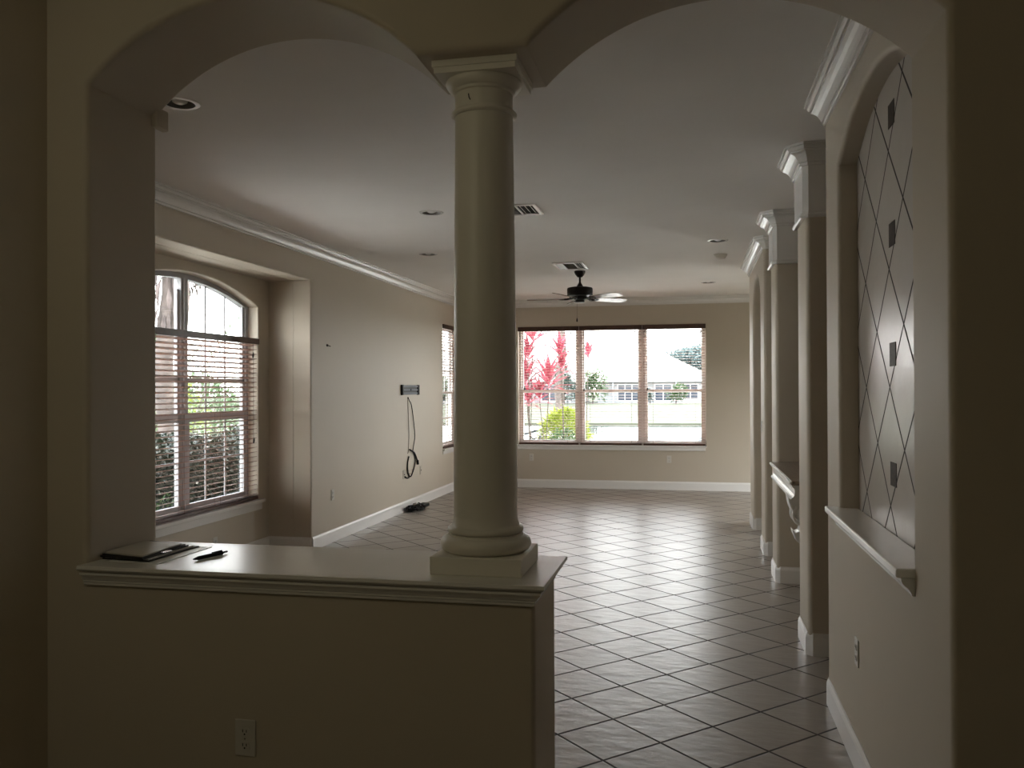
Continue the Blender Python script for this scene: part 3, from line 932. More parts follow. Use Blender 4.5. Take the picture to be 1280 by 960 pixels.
cp = thing('cable_bundle', 'tangled black cables lying on the tiles by the left baseboard', 'cables', (-3.60, 10.95, 0.0))
random.seed(11)
for k in range(9):
    pts = []
    c0 = Vector((-3.60 + random.uniform(-0.03, 0.03), 10.90 + random.uniform(-0.12, 0.12), 0.0))
    a0 = random.uniform(0, 6.28)
    for i in range(16):
        w = a0 + i * 0.55
        rx, ry = random.uniform(0.02, 0.09), random.uniform(0.06, 0.22)
        pts.append((c0.x + rx * math.cos(w), c0.y + ry * math.sin(w), 0.009 + 0.007 * (k % 6) + random.uniform(0, 0.03)))
    MB().tube(smoothpts(pts, 4), 0.008, 6).build('coil', M['cable'], cp, smooth=60)
MB().bbox(-3.665, -3.56, 11.05, 11.30, 0.0, 0.045, 0.008).build('power_brick', M['black'], cp)
MB().bbox(-3.66, -3.60, 10.66, 10.80, 0.0, 0.035, 0.008).build('plug', M['black'], cp)
MB().obox((-3.65, 10.95, 0.072), (0.9, 0.2, 0.3), (-0.2, 0.95, 0.1), (-0.25, -0.1, 0.95), 0.028, 0.045, 0.004).build('tag', M['paper'], cp)
random.seed(7)

# ------------------------------------------------------------------ things on the ledge
def sheet(name, lab, cat, quad, z0, z1, mat, group=None):
    o = MB().extrude(quad, [], z0, z1, XY).build(name, mat)
    return tag(o, lab, cat, group)


def quad(c, ang, l, w):
    u, v = Vector((math.cos(ang), math.sin(ang))), Vector((-math.sin(ang), math.cos(ang)))
    return [tuple(Vector(c) + u * a * l / 2 + v * b_ * w / 2) for a, b_ in ((-1, -1), (1, -1), (1, 1), (-1, 1))]


sheet('paper_sheet', 'white printed sheet sticking out furthest under the stack', 'paper', [(-1.90, 2.50), (-1.705, 2.485), (-1.70, 2.795), (-1.89, 2.81)], ZL, ZL + 0.0015, M['paper'])
fo = thing('black_folder', 'black document folder lying under the grey clipboard', 'folder', (-1.84, 2.66, ZL + 0.0015))
MB().extrude([(-1.943, 2.525), (-1.752, 2.505), (-1.745, 2.785), (-1.93, 2.81)], [], ZL + 0.0015, ZL + 0.005, XY).build('cover', M['darkfolder'], fo)
MB().extrude([(-1.938, 2.53), (-1.762, 2.515), (-1.755, 2.765), (-1.925, 2.785)], [], ZL + 0.005, ZL + 0.010, XY).build('paper_stack', M['paper'], fo)
MB().extrude([(-1.943, 2.515), (-1.768, 2.495), (-1.762, 2.745), (-1.935, 2.79)], [], ZL + 0.010, ZL + 0.015, XY).build('flap', M['darkfolder'], fo)
cbd = thing('clipboard', 'grey brown clipboard on top of the folders at the left jamb', 'clipboard', (-1.855, 2.62, ZL + 0.015))
MB().extrude([(-1.940, 2.522), (-1.764, 2.485), (-1.768, 2.735), (-1.935, 2.775)], [], ZL + 0.015, ZL + 0.020, XY).build('board', M['darkfolder'], cbd)
MB().extrude([(-1.936, 2.530), (-1.768, 2.494), (-1.776, 2.718), (-1.94, 2.745)], [], ZL + 0.020, ZL + 0.0245, XY).build('cover', M['folder'], cbd)
MB().obox(Vector((-1.757, 2.60, ZL + 0.0185)), (0, 1, 0), (1, 0, 0), (0, 0, 1), 0.022, 0.012, 0.0012).build('clip', M['clip'], cbd)
pn = thing('pen', 'black ballpoint pen lying on the glossy ledge', 'pen', (-1.60, 2.62, ZL))
a, b_ = Vector((-1.622, 2.552, ZL + 0.0065)), Vector((-1.584, 2.699, ZL + 0.0065))
d = (b_ - a).normalized()
MB().tube([a, a + d * 0.006, a + d * 0.022], [0.0012, 0.003, 0.0062], 12).build('tip', M['black'], pn, smooth=50)
MB().tube([a + d * 0.021, a + d * 0.130], [0.0063, 0.0063], 12).build('barrel', M['black'], pn, smooth=50)
MB().tube([b_ - d * 0.014, b_], [0.0035, 0.003], 10).build('button', M['black'], pn)
MB().obox(a + d * 0.105 + Vector((0, 0, 0.008)), d, d.cross(Vector((0, 0, 1))), (0, 0, 1), 0.022, 0.0022, 0.0012).build('clip', M['black'], pn)

# ------------------------------------------------------------------ ceiling things
def recessed():
    t = thing('recessed_light', 'x', 'ceiling light', (0, 0, H))
    b = MB()
    n = 40
    vs, fs = [], []
    prof = [(0.098, -0.0), (0.097, -0.004), (0.080, -0.0075), (0.074, -0.006), (0.074, 0.0)]
    for r, z in prof:
        for k in range(n):
            w = 2 * PI * k / n
            vs.append((r * math.cos(w), r * math.sin(w), H + z))
    for i in range(len(prof) - 1):
        for k in range(n):
            fs.append((i * n + k, i * n + (k + 1) % n, (i + 1) * n + (k + 1) % n, (i + 1) * n + k))
    b.add(vs, fs).build('trim_ring', M['trim'], t, smooth=40)
    b = MB()
    vs, fs = [], []
    prof = [(0.074, -0.005), (0.072, 0.005), (0.066, 0.03), (0.060, 0.055), (0.0, 0.056)]
    for r, z in prof:
        for k in range(n):
            w = 2 * PI * k / n
            vs.append((max(r, 0.0005) * math.cos(w), max(r, 0.0005) * math.sin(w), H - 0.002 + z * 0.0 - (0.0 if r < 0.07 else 0.002)) if False else (max(r, 0.0005) * math.cos(w), max(r, 0.0005) * math.sin(w), H + z))
    for i in range(len(prof) - 1):
        for k in range(n):
            fs.append((i * n + k, i * n + (k + 1) % n, (i + 1) * n + (k + 1) % n, (i + 1) * n + k))
    b.add(vs, fs).build('baffle', M['can'], t, smooth=40)
    MB().lathe([(0.004, -0.006), (0.020, -0.004), (0.036, 0.004), (0.040, 0.015), (0.034, 0.035), (0.020, 0.054)], (0, 0, H), 24).build('bulb', M['bulb'], t, smooth=60)
    return t


lights = [(-2.522, 3.86, 'recessed ceiling light nearest the left arch'), (-2.085, 6.70, 'recessed ceiling light left of the column, nearer of two'),
          (-2.761, 8.75, 'recessed ceiling light left of the column, farther of two'), (0.249, 8.60, 'recessed ceiling light in front of the smoke detector'),
          (0.215, 11.95, 'recessed ceiling light nearest the far wall')]
# round openings in the ceiling for the cans: cut by rebuilding the slab with holes
bpy.data.objects.remove(bpy.data.objects['ceiling'], do_unlink=True)
holes = []
for x, y, _ in lights:
    holes.append([(x + 0.0755 * math.cos(2 * PI * k / 32), y + 0.0755 * math.sin(2 * PI * k / 32)) for k in range(32)])
o = MB().extrude([(-3.95, -3.2), (3.5, -3.2), (3.5, 13.95), (-3.95, 13.95)], holes, H, H + 0.15, XY).build('ceiling', M['ceiling'])
struct(o, 'off white flat ceiling over the long room', 'ceiling')
rp = recessed()
for i, (x, y, lab) in enumerate(lights):
    q = rp if i == 0 else copy_tree(rp)
    q.location = (x, y, H)
    tag(q, lab, 'ceiling light', 'recessed ceiling lights')


def vent(x0, x1, y0, y1, lab):
    t = thing('air_vent', lab, 'air vent', ((x0 + x1) / 2, (y0 + y1) / 2, H), group='ceiling air vents')
    z0 = H - 0.012
    f = 0.028
    b = MB()
    for (a, b2, c, d_) in ((x0, x1, y0, y0 + f), (x0, x1, y1 - f, y1), (x0, x0 + f, y0 + f, y1 - f), (x1 - f, x1, y0 + f, y1 - f)):
        b.box(a, b2, c, d_, z0, H)
    w = (x1 - x0 - 2 * f)
    xa, xb = x0 + f + w * 0.27, x1 - f - w * 0.27
    b.box(xa - 0.006, xa + 0.006, y0 + f, y1 - f, z0, H)
    b.box(xb - 0.006, xb + 0.006, y0 + f, y1 - f, z0, H)
    b.build('frame', M['trim'], t)
    MB().box(x0 + 0.01, x1 - 0.01, y0 + 0.01, y1 - 0.01, H - 0.0015, H - 0.0005).build('dark_backing', M['dark_backing'], t)  # flat dark sheet standing in for shade inside the vent
    b = MB()
    for sgn, (p, q) in ((1, (x0 + f, xa - 0.006)), (-1, (xb + 0.006, x1 - f))):
        for i in range(3):
            xc = p + (q - p) * (i + 0.6) / 3.2
            b.obox((xc, (y0 + y1) / 2, H - 0.007), (0.75, 0, 0.6 * sgn), (0, 1, 0), (-0.6 * sgn, 0, 0.75), 0.009, (y1 - y0) / 2 - f, 0.001)
    ny = 7
    for i in range(ny):
        yc = y0 + f + (y1 - y0 - 2 * f) * (i + 0.5) / ny
        b.obox(((xa + xb) / 2, yc, H - 0.007), (1, 0, 0), (0, 0.75, 0.6), (0, -0.6, 0.75), (xb - xa) / 2 - 0.006, 0.009, 0.001)
    b.build('louvers', M['louver'], t)


vent(-1.76, -1.195, 6.545, 6.93, 'white ceiling air vent beside the column top')
vent(-1.575, -1.215, 9.68, 10.21, 'white ceiling air vent just in front of the ceiling fan')

sd = thing('smoke_detector', 'round white smoke detector on the ceiling near the right piers', 'smoke detector', (0.301, 9.50, H))
MB().lathe([(0.058, -0.030), (0.066, -0.022), (0.070, -0.012), (0.072, 0.0)], (0.301, 9.50, H), 36).build('base', M['smoke'], sd, smooth=40)
MB().lathe([(0.020, -0.052), (0.044, -0.050), (0.052, -0.043), (0.054, -0.030)], (0.301, 9.50, H), 36).build('cover', M['smoke'], sd, smooth=40)

# ceiling fan
FX, FY, ZB = -1.352, 10.45, 2.712
fan = thing('ceiling_fan', 'dark bronze ceiling fan with five brown blades and pull chain', 'ceiling fan', (FX, FY, H))
MB().lathe([(0.022, 2.972), (0.034, 2.978), (0.055, 3.005), (0.068, 3.03), (0.070, 3.05)], (FX, FY, 0), 32).build('canopy', M['fan'], fan, smooth=40)
MB().lathe([(0.0125, 2.86), (0.0125, 2.985)], (FX, FY, 0), 16).lathe([(0.045, 2.852), (0.036, 2.872), (0.018, 2.90), (0.016, 2.91)], (FX, FY, 0), 24).build('downrod', M['fan'], fan, smooth=40)
MB().lathe([(0.11, 2.738), (0.150, 2.744), (0.157, 2.752), (0.157, 2.765), (0.153, 2.77), (0.157, 2.775), (0.157, 2.83), (0.152, 2.842), (0.12, 2.850), (0.05, 2.856)], (FX, FY, 0), 48).build('motor_housing', M['fan'], fan, smooth=35)
MB().lathe([(0.030, 2.662), (0.052, 2.666), (0.058, 2.676), (0.058, 2.695), (0.072, 2.70), (0.075, 2.715), (0.075, 2.738)], (FX, FY, 0), 36).build('switch_housing', M['fan'], fan, smooth=35)
pcx = MB().tube([(FX - 0.036, FY - 0.01, 2.67), (FX - 0.036, FY - 0.01, 2.47)], 0.0016, 6).build('pull_chain', M['chain'], fan)
MB().lathe([(0.003, 2.425), (0.009, 2.430), (0.010, 2.450), (0.006, 2.468), (0.003, 2.475)], (FX - 0.036, FY - 0.01, 0), 12).build('chain_pull', M['fan'], pcx, smooth=50)
for k in range(5):
    az = math.radians(180 + 72 * k)
    rd = Vector((math.cos(az), math.sin(az), 0)); td = Vector((-math.sin(az), math.cos(az), 0))
    tl = math.radians(-12)
    tt = td * math.cos(tl) + Vector((0, 0, 1)) * math.sin(tl)
    nn = rd.cross(tt)
    c0 = Vector((FX, FY, ZB))
    # outline: narrow root widening to a rounded tip
    ol = []
    for r, w in ((0.19, 0.052), (0.24, 0.058), (0.36, 0.066), (0.48, 0.071), (0.58, 0.071), (0.625, 0.064), (0.648, 0.05), (0.660, 0.026), (0.663, 0.0)):
        ol.append((r, w))
    up = [(r, w) for r, w in ol] + [(r, -w) for r, w in reversed(ol[:-1])]
    MB().extrude(up, [], -0.003, 0.003, lambda a, b2, d_: (c0 + rd * a + tt * b2 + nn * d_)[:]).build('blade', M['blade'], fan)
    b = MB()
    b.tube([c0 + rd * 0.07 + Vector((0, 0, 0.012)), c0 + rd * 0.13 + Vector((0, 0, 0.0)), c0 + rd * 0.20 - nn * 0.005], [0.012, 0.010, 0.008], 8)
    for s in (-1, 1):
        b.tube(smoothpts([c0 + rd * 0.12 - Vector((0, 0, 0.002)), c0 + rd * 0.16 + tt * 0.034 * s - nn * 0.008, c0 + rd * 0.215 + tt * 0.036 * s - nn * 0.007, c0 + rd * 0.255 + tt * 0.012 * s - nn * 0.006], 5), 0.006, 6)
    b.obox(c0 + rd * 0.22 - nn * 0.006, rd, tt, nn, 0.035, 0.020, 0.003)
    b.build('blade_iron', M['fan'], fan, smooth=50)

# ------------------------------------------------------------------ outdoors
ZG = -0.18
b = MB()
hs = [(-70 + 14.0, 26.5), (-6, 25.0), (30, 25.5), (60, 27), (60, 44), (30, 43.0), (0, 44.5), (-20, 43.5), (-56, 45)]
o = MB().extrude([(-140, -40), (140, -40), (140, 240), (-140, 240)], [hs], ZG, ZG - 0.3, XY).build('ground_lawn', M['lawn'])
struct(o, 'sunlit lawn around the house and pond', 'lawn')
o = MB().extrude([(x * 1.03, 35 + (y - 35) * 1.06) for x, y in hs], [], ZG - 0.10, ZG - 0.25, XY).build('ground_pond', M['water'])
struct(o, 'pale pond reflecting the sky behind the house', 'pond')
o = MB().box(-7.0, 9.0, 13.93, 20.5, ZG - 0.05, ZG + 0.03).build('ground_patio', M['paving'])
struct(o, 'pale concrete patio outside the far wall', 'patio')
o = MB().box(-60.0, -6.9, 2.0, 40.0, ZG - 0.05, ZG + 0.015).build('ground_driveway', M['paving'])
struct(o, 'pale concrete driveway beyond the hedge at the left', 'driveway')


def blob_leaves(b, c, rx, ry, rz, n, l, w, mi=0, hollow=0.55):
    for _ in range(n):
        th = math.acos(random.uniform(-0.75, 1)); ph = random.uniform(0, 2 * PI)
        k = hollow + (1 - hollow) * random.random() ** 0.5
        dv = Vector((math.sin(th) * math.cos(ph), math.sin(th) * math.sin(ph), math.cos(th)))
        p = Vector((c[0] + rx * k * dv.x, c[1] + ry * k * dv.y, c[2] + rz * k * dv.z))
        dd = (dv + Vector((random.uniform(-1, 1), random.uniform(-1, 1), random.uniform(-0.6, 0.9)))).normalized()
        b.leaf(p, dd, (random.uniform(-.5, .5), random.uniform(-.5, .5), 1), l * random.uniform(0.6, 1.2), w * random.uniform(0.7, 1.2), mi)


def bush(name, lab, cat, x, y, z, rx, ry, rz, n, l, w, mat, group=None, stems=5):
    t = thing(name, lab, cat, (x, y, ZG), group=group)
    b = MB()
    blob_leaves(b, (x, y, z), rx, ry, rz, n, l, w)
    b.build('foliage', mat, t)
    b = MB()
    for k in range(stems):
        a = 2 * PI * k / stems
        b.tube([(x + 0.05 * math.cos(a), y + 0.05 * math.sin(a), ZG - 0.02), (x + rx * 0.35 * math.cos(a), y + ry * 0.35 * math.sin(a), z), (x + rx * 0.6 * math.cos(a), y + ry * 0.6 * math.sin(a), z + rz * 0.5)], [0.02, 0.013, 0.006], 6)
    b.build('stem', M['stem'], t, smooth=60)
    return t


def tree(name, lab, cat, x, y, zc, rx, ry, rz, n, l, w, mat, tr=0.2, group=None):
    t = thing(name, lab, cat, (x, y, ZG), group=group)
    b = MB()
    for _ in range(7):
        q = Vector((random.uniform(-.5, .5) * rx, random.uniform(-.5, .5) * ry, random.uniform(-.45, .55) * rz))
        blob_leaves(b, (x + q.x, y + q.y, zc + q.z), rx * 0.6, ry * 0.6, rz * 0.55, n // 7, l, w, hollow=0.3)
    b.build('crown', mat, t)
    MB().tube([(x, y, ZG - 0.02), (x + 0.05, y, zc * 0.5), (x, y, zc)], [tr, tr * 0.8, tr * 0.4], 8).build('trunk', M['bark'], t, smooth=60)
    return t


def frond(b, base, az, el, L, droop, n, ll, lw, mi=0, stem=None):
    """a feather palm frond: arching midrib with paired leaflets"""
    d0 = Vector((math.cos(az) * math.cos(el), math.sin(az) * math.cos(el), math.sin(el)))
    p = Vector(base); pts = [p.copy()]
    d = d0.copy()
    st = L / n
    for i in range(n):
        d = (d + Vector((0, 0, -droop * st))).normalized()
        p = p + d * st
        pts.append(p.copy())
        s = d.cross(Vector((0, 0, 1)))
        s = s.normalized() if s.length > 1e-4 else Vector((1, 0, 0))
        f = i / n
        ln = ll * (0.45 + 0.9 * math.sin(PI * min(1, f * 0.9 + 0.1)))
        if f > 0.12:
            for sg in (-1, 1):
                dd = (s * sg + d * 0.75 + Vector((0, 0, -0.25 + random.uniform(-.15, .15)))).normalized()
                b.leaf(p, dd, (0, 0, 1), ln, lw, mi, 0.1)
    if stem is not None:
        stem.tube(pts, [0.016 * (1 - 0.8 * i / n) for i in range(n + 1)], 5)


def palm_bush(name, lab, x, y, nf, L, group=None, el0=0.6):
    t = thing(name, lab, 'palm', (x, y, ZG), group=group)
    b, s = MB(), MB()
    for k in range(nf):
        az = 2 * PI * k / nf + random.uniform(-.3, .3)
        frond(b, (x + 0.08 * math.cos(az), y + 0.08 * math.sin(az), ZG + 0.25), az, el0 + random.uniform(-.25, .65), L * random.uniform(.75, 1.1), 0.45, 24, L * 0.24, 0.035, 0, s)
    b.build('fronds', M['palmleaf'], t)
    s.tube([(x, y, ZG - 0.02), (x, y, ZG + 0.4)], [0.12, 0.09], 8)
    s.build('stalks', M['stem'], t, smooth=60)
    return t


def palm_tree(name, lab, x, y, ht, r, dead, group=None, nf=14, L=2.3, zr=(2, 3), side=None):
    t = thing(name, lab, 'palm tree', (x, y, ZG), group=group)
    b = MB()
    n = 26
    pts = [(x + 0.04 * math.sin(i * 0.5), y + 0.03 * math.cos(i * 0.4), ZG - 0.02 + (ht - ZG) * i / n) for i in range(n + 1)]
    b.tube(pts, [r * (1.15 - 0.25 * i / n) * (1 + 0.10 * (i % 2)) for i in range(n + 1)], 14)
    b.build('trunk', M['bark'], t, smooth=30)
    if dead:
        b = MB()
        for k in range(dead):
            az = random.uniform(0, 2 * PI) if side is None else random.uniform(side, side + 1.4); z = random.uniform(zr[0], zr[1])
            q = r + (0 if side is None else random.uniform(0, 0.30))
            p = Vector((x + q * math.cos(az), y + q * math.sin(az), z))
            b.leaf(p, (0.45 * math.cos(az), 0.45 * math.sin(az), random.uniform(-2.2, -0.8)), (math.cos(az), math.sin(az), 0.2), random.uniform(0.18, 0.45), random.uniform(0.03, 0.08))
        b.build('dead_skirt', M['deadleaf'], t)
    f, s = MB(), MB()
    for k in range(nf):
        frond(f, (x, y, ht), 2 * PI * k / nf + random.uniform(-.2, .2), random.uniform(0.35, 1.2), L * random.uniform(.8, 1.1), 0.32, 22, L * 0.22, 0.045, 0, s)
    f.build('fronds', M['palmleaf'], t)
    s.build('stalks', M['stem'], t, smooth=60)
    return t


# behind the far window: crimson cordylines, lime shrub, palm
def cordyline(lab, x, y, heads):
    t = thing('crimson_cordyline', lab, 'plant', (x, y, ZG), group='crimson cordylines outside the far window')
    for i, (hx, hy, hz, sc) in enumerate(heads):
        MB().tube(smoothpts([(x + 0.03 * i, y, ZG - 0.02), (x + (hx - x) * 0.35, y + (hy - y) * 0.4, ZG + (hz - ZG) * 0.5), (hx, hy, hz - 0.12 * sc)]), 0.010, 6).build('cane', M['stem'], t, smooth=60)
        b = MB()
        for k in range(27):
            az = k * 2.4; f = k / 27
            el = 1.40 - 1.5 * f
            d = Vector((math.cos(az) * math.cos(el), math.sin(az) * math.cos(el), math.sin(el)))
            b.leaf(Vector((hx, hy, hz - 0.16 * f * sc)), d, (0, 0, 1), 0.50 * sc * random.uniform(.8, 1.1), 0.085 * sc, 0, 0.15)
        b.build('leaf_head', M['leaf_red'], t)


random.seed(21)
cordyline('tall crimson cordyline at the left edge of the far window', -3.03, 16.0, [(-2.98, 16.0, 2.62, 1.25), (-3.06, 15.9, 2.24, 0.95), (-3.12, 16.05, 1.80, 1.1), (-3.05, 15.9, 1.40, 0.8)])
cordyline('crimson cordyline in front of the lime shrub outside the far window', -2.75, 16.1, [(-2.69, 16.1, 1.76, 1.15), (-2.85, 16.0, 1.48, 0.8)])
cordyline('crimson cordyline before the palm trunk outside the far window', -2.47, 16.6, [(-2.55, 16.6, 2.32, 0.95), (-2.50, 16.55, 2.05, 0.8)])
cordyline('small crimson cordyline head behind the first window mullion', -2.02, 16.4, [(-1.97, 16.4, 2.26, 0.75)])
palm_tree('palm_tree', 'slim palm trunk outside the left part of the far window', -3.36, 22.0, 4.6, 0.10, 0, nf=12)
bush('lime_shrub', 'bright yellow green shrub outside the left part of the far window', 'shrub', -2.62, 17.6, 0.50, 0.52, 0.45, 0.66, 2200, 0.16, 0.05, M['leaf_lime'])
bush('green_shrub', 'mid green shrub at the foot of the lime shrub', 'shrub', -2.50, 16.75, 0.28, 0.34, 0.3, 0.50, 700, 0.13, 0.05, M['leaf_mid'])
bush('low_shrub', 'low grey green shrub beside the boulder outside the far window', 'shrub', -3.02, 16.75, 0.22, 0.30, 0.3, 0.38, 500, 0.13, 0.05, M['leaf_grey'])
b = MB().ellipsoid((-2.66, 15.75, 0.22), 0.26, 0.22, 0.42, 18, 12, jit=0.06)
o = b.build('boulder', M['rock'], smooth=60)
tag(o, 'dark grey boulder among shrubs outside the far window', 'boulder')

# across the pond
def house(lab, x0, x1, y0, y1, eave, ridge, wins, posts, group):
    t = thing('house', lab, 'house', ((x0 + x1) / 2, (y0 + y1) / 2, ZG), group=group)
    MB().box(x0, x1, y0, y1, ZG - 0.02, eave).build('wall', M['stucco'], t)
    ov = 0.7
    hl = min(x1 - x0, y1 - y0) / 2
    cy = (y0 + y1) / 2
    vs = [(x0 - ov, y0 - ov, eave - 0.05), (x1 + ov, y0 - ov, eave - 0.05), (x1 + ov, y1 + ov, eave - 0.05), (x0 - ov, y1 + ov, eave - 0.05), (x0 + hl, cy, ridge), (x1 - hl, cy, ridge)]
    MB().add(vs, [(0, 1, 5, 4), (1, 2, 5), (2, 3, 4, 5), (3, 0, 4), (3, 2, 1, 0)]).build('roof', M['rooftile'], t)
    for (a, c, z0, z1) in wins:
        f = MB()
        ring(f, XZ, a - 0.08, c + 0.08, z0 - 0.08, z1 + 0.08, 0.09, y0 - 0.06, y0 + 0.02)
        for k in range(1, max(2, int((c - a) / 0.8))):
            xx = a + (c - a) * k / max(2, int((c - a) / 0.8))
            f.box(xx - 0.03, xx + 0.03, y0 - 0.05, y0 + 0.02, z0, z1)
        fo_ = f.build('window', M['vinyl'], t)
        MB().box(a, c, y0 - 0.03, y0 - 0.01, z0, z1).build('pane', M['houseglass'], fo_)
    for px in posts:
        MB().tube([(px, y0 - 0.5, ZG), (px, y0 - 0.5, eave)], 0.12, 8).build('post', M['stucco'], t)


house('white house with long hip roof across the pond, behind the right pane', -11.8, 3.0, 108, 124, 2.5, 6.7,
      [(-9.2, -6.6, 0.1, 2.1), (-4.6, -2.6, 0.15, 2.1), (-1.2, 0.6, 0.3, 2.1), (1.3, 2.5, 0.3, 2.1)], [-9.8, -6.0, -2.0], 'houses across the pond')
house('white house across the pond, behind the middle pane', -26.5, -13.9, 106, 117, 2.5, 6.0,
      [(-24.0, -20.5, 0.1, 2.1), (-18.6, -15.6, 0.1, 2.1), (-14.6, -13.2, 0.3, 2.1)], [-19.6, -15.0], 'houses across the pond')
house('grey white house across the pond, behind the crimson plants', -42, -28, 104, 115, 2.7, 6.2,
      [(-40, -36.5, 0.1, 2.2), (-34, -30.5, 0.1, 2.2)], [-35.0], 'houses across the pond')
random.seed(5)
tree('distant_tree', 'blue green tree rising behind the right house roof', 'tree', -0.2, 134, 5.0, 6.5, 4, 3.0, 2400, 0.9, 0.45, M['leaf_haze'], 0.25)
tree('distant_tree', 'rounded tree before the middle house across the pond', 'tree', -11.6, 101, 1.9, 1.9, 1.6, 2.0, 900, 0.5, 0.25, M['leaf_mid'], 0.12)
tree('distant_tree', 'dark upright tree beside the first window mullion', 'tree', -14.6, 98, 1.9, 1.4, 1.2, 2.6, 900, 0.5, 0.22, M['leaf_blue'], 0.12)
tree('distant_tree', 'small rounded tree on the far bank at the right end', 'tree', -1.9, 100, 0.95, 1.4, 1.2, 1.0, 600, 0.4, 0.2, M['leaf_mid'], 0.1)
tree('distant_tree', 'low bushy tree left of the small rounded tree on the far bank', 'tree', -4.9, 101, 0.75, 0.8, 0.8, 0.85, 400, 0.35, 0.18, M['leaf_blue'], 0.08)
tree('distant_tree', 'dark green tree behind the red plants across the pond', 'tree', -21.5, 96, 1.2, 2.8, 2.0, 1.4, 900, 0.5, 0.25, M['leaf_blue'], 0.12)
tree('distant_tree', 'wide green tree at the far left beyond the pond', 'tree', -28.0, 97, 1.4, 2.8, 2.0, 1.7, 900, 0.5, 0.25, M['leaf_mid'], 0.12)

# outside the alcove window: clipped hedge, palms
random.seed(31)
t = thing('hedge', 'dark clipped hedge along the outside of the alcove window', 'hedge', (-6.0, 10.0, ZG))
b = MB()
for _ in range(15000):
    f = random.random()
    y = random.uniform(6.8, 15.0)
    top = 0.98 + 0.05 * math.sin(y * 2.3) + 0.04 * math.sin(y * 5.1)
    if f < 0.62:
        p = (-5.62 - random.random() ** 2 * 0.35, y, random.uniform(ZG, top)); d = (1, random.uniform(-1, 1), random.uniform(-0.5, 0.8))
    else:
        p = (random.uniform(-6.6, -5.6), y, top - random.random() ** 2 * 0.25); d = (random.uniform(-.5, .8), random.uniform(-1, 1), random.uniform(0.1, 1))
    b.leaf(p, d, (random.uniform(-.6, .6), random.uniform(-.6, .6), 1), random.uniform(0.06, 0.10), random.uniform(0.035, 0.06))
b.box(-6.35, -5.80, 6.9, 14.9, ZG + 0.05, 0.84)
b.build('foliage', M['leaf_dark'], t)
b = MB()
for y in [6.9 + 0.5 * k for k in range(17)]:
    b.tube([(-6.1, y, ZG - 0.02), (-6.08, y + 0.05, 0.3), (-6.0, y + 0.12, 0.85)], [0.02, 0.014, 0.006], 6)
    b.tube([(-6.1, y, 0.1), (-5.85, y - 0.1, 0.5), (-5.75, y - 0.16, 0.8)], [0.012, 0.008, 0.004], 6)
b.build('stem', M['stem'], t, smooth=60)
palm_tree('shaggy_palm', 'shaggy barked palm trunk outside the arched window', -7.0, 10.42, 5.6, 0.11, 170, nf=12, L=1.9, zr=(2.55, 4.6))
palm_tree('shaggy_palm', 'palm with hanging dead leaves behind the shaggy palm', -9.0, 13.88, 5.8, 0.055, 70, nf=12, L=1.9, zr=(3.5, 4.6), side=0.55)
palm_bush('feather_palm', 'low feather palm spreading just beyond the hedge, near one', -8.3, 11.4, 18, 2.9, 'feather palms behind the hedge', 0.95)
palm_bush('feather_palm', 'low feather palm beyond the hedge, middle one', -9.4, 14.4, 18, 2.9, 'feather palms behind the hedge', 0.85)
palm_bush('feather_palm', 'low feather palm beyond the hedge, far one', -10.6, 18.2, 18, 2.7, 'feather palms behind the hedge', 0.75)
bush('broadleaf_shrub', 'pale green broad leaved shrub behind the feather palms', 'shrub', -14.0, 21.5, 0.9, 1.5, 1.5, 1.1, 1500, 0.26, 0.12, M['leaf_mid'])
bush('broadleaf_shrub', 'yellow green broad leaved shrub left of the feather palms', 'shrub', -12.6, 18.0, 0.8, 1.3, 1.3, 1.1, 1200, 0.26, 0.12, M['leaf_lime'])
tree('garden_tree', 'leafy green tree at the back of the side garden', 'tree', -16.5, 22.0, 1.2, 2.6, 2.4, 1.1, 1800, 0.35, 0.18, M['leaf_mid'], 0.14)
bush('young_shrub', 'small pale green sprig standing before the hedge', 'shrub', -5.42, 8.02, 0.36, 0.06, 0.08, 0.14, 45, 0.08, 0.03, M['leaf_mid'], stems=2)

# ------------------------------------------------------------------ light
w = bpy.data.worlds.new('World')
scene.world = w
w.use_nodes = True
nt = w.node_tree
bg = nt.nodes['Background']
tc = nt.nodes.new('ShaderNodeTexCoord')
sep = nt.nodes.new('ShaderNodeSeparateXYZ')
nt.links.new(tc.outputs['Generated'], sep.inputs[0])
cr = nt.nodes.new('ShaderNodeValToRGB')
cr.color_ramp.elements[0].position = 0.0
cr.color_ramp.elements[0].color = (1.0, 0.975, 0.945, 1)
cr.color_ramp.elements[1].position = 0.8
cr.color_ramp.elements[1].color = (0.84, 0.91, 1.0, 1)
nt.links.new(sep.outputs[2], cr.inputs['Fac'])
nt.links.new(cr.outputs['Color'], bg.inputs['Color'])
bg.inputs['Strength'].default_value = 11.5

sl = bpy.data.lights.new('sun', 'SUN')
sl.energy = 13.0
sl.angle = math.radians(3)
sl.color = (1.0, 0.95, 0.86)
so = bpy.data.objects.new('sun', sl)
so.rotation_euler = Vector((0.50, -0.10, 0.86)).to_track_quat('Z', 'Y').to_euler()
COL.objects.link(so)


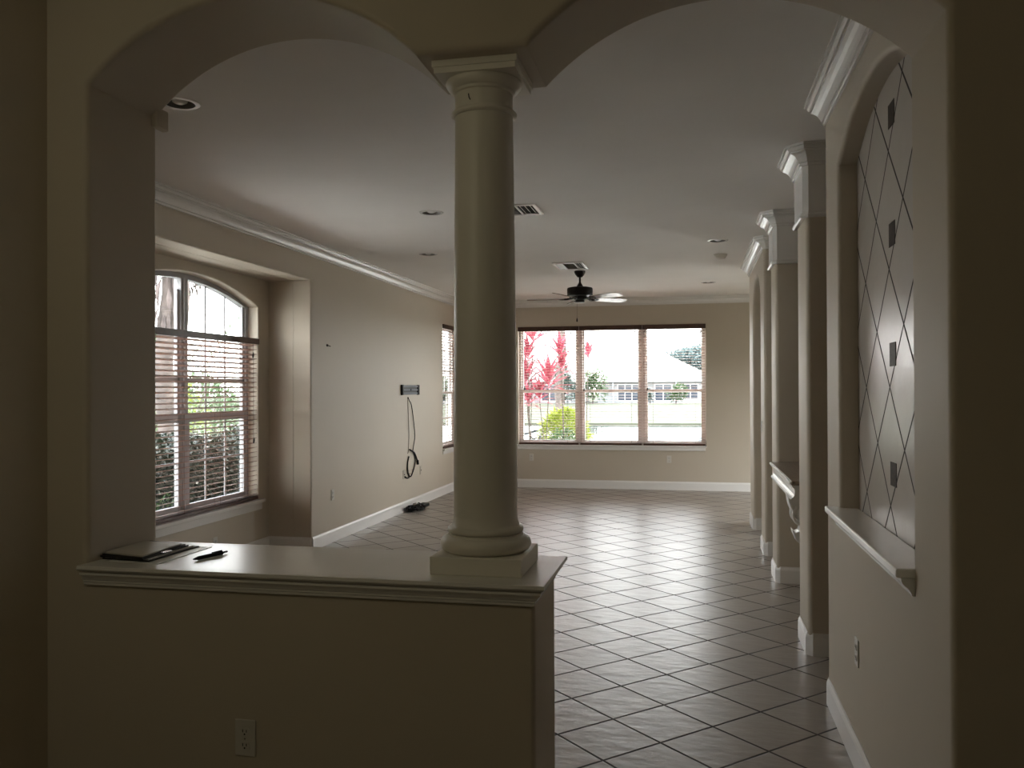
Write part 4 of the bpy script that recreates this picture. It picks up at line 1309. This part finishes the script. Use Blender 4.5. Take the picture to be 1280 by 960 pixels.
def area(name, loc, direction, sx, sy, power, color, portal=False):
    l = bpy.data.lights.new(name, 'AREA')
    l.shape = 'RECTANGLE'
    l.size, l.size_y = sx, sy
    l.energy = power
    l.color = color
    o = bpy.data.objects.new(name, l)
    o.location = loc
    o.rotation_euler = Vector(direction).to_track_quat('-Z', 'Z').to_euler()
    COL.objects.link(o)
    if portal:
        l.cycles.is_portal = True
    return o


area('portal_far', (-1.3, YE + 0.21, 1.655), (0, -1, 0), 3.0, 1.95, 1, (1, 1, 1), True)
area('portal_alcove', (XA - 0.21, 6.63, 1.575), (1, 0, 0), 2.2, 2.15, 1, (1, 1, 1), True)
area('portal_corner', (XL - 0.21, 12.975, 1.65), (1, 0, 0), 1.0, 1.95, 1, (1, 1, 1), True)
area('portal_door', (3.52, 12.1, 1.04), (-1, 0, 0), 2.2, 2.1, 1, (1, 1, 1), True)
# unseen hall light, added to brighten the front of the arched wall
l = bpy.data.lights.new('added_hall_light', 'POINT')
l.energy = 7.8
l.shadow_soft_size = 0.12
l.color = (1.0, 0.955, 0.68)
o = bpy.data.objects.new('added_hall_light', l)
o.location = (-1.975, 0.3, 2.65)
COL.objects.link(o)

# ------------------------------------------------------------------ camera
cam = bpy.data.cameras.new('camera')
cam.sensor_width = 36.0
cam.lens = 1068.086 / 1280 * 36.0
cam.clip_end = 500
co = bpy.data.objects.new('camera', cam)
yaw, pitch, roll = 0.2085, 0.0062, 0.0042
fw = Vector((-math.sin(yaw) * math.cos(pitch), math.cos(yaw) * math.cos(pitch), math.sin(pitch)))
rt = Vector((math.cos(yaw), math.sin(yaw), 0))
dn = fw.cross(rt)
r2 = rt * math.cos(roll) + dn * math.sin(roll)
d2 = -rt * math.sin(roll) + dn * math.cos(roll)
mt = Matrix.Identity(4)
for i in range(3):
    mt[i][0] = r2[i]; mt[i][1] = -d2[i]; mt[i][2] = -fw[i]
mt.translation = Vector((0, 0, 1.6))
co.matrix_world = mt
COL.objects.link(co)
scene.camera = co

# ------------------------------------------------------------------ view
scene.view_settings.view_transform = 'Standard'
scene.view_settings.look = 'None'
scene.view_settings.exposure = 0.12
scene.view_settings.gamma = 1.0
scene.view_settings.use_curve_mapping = False
scene.cycles.max_bounces = 14
scene.cycles.diffuse_bounces = 8
scene.cycles.glossy_bounces = 4
scene.cycles.transparent_max_bounces = 24
scene.cycles.use_denoising = True
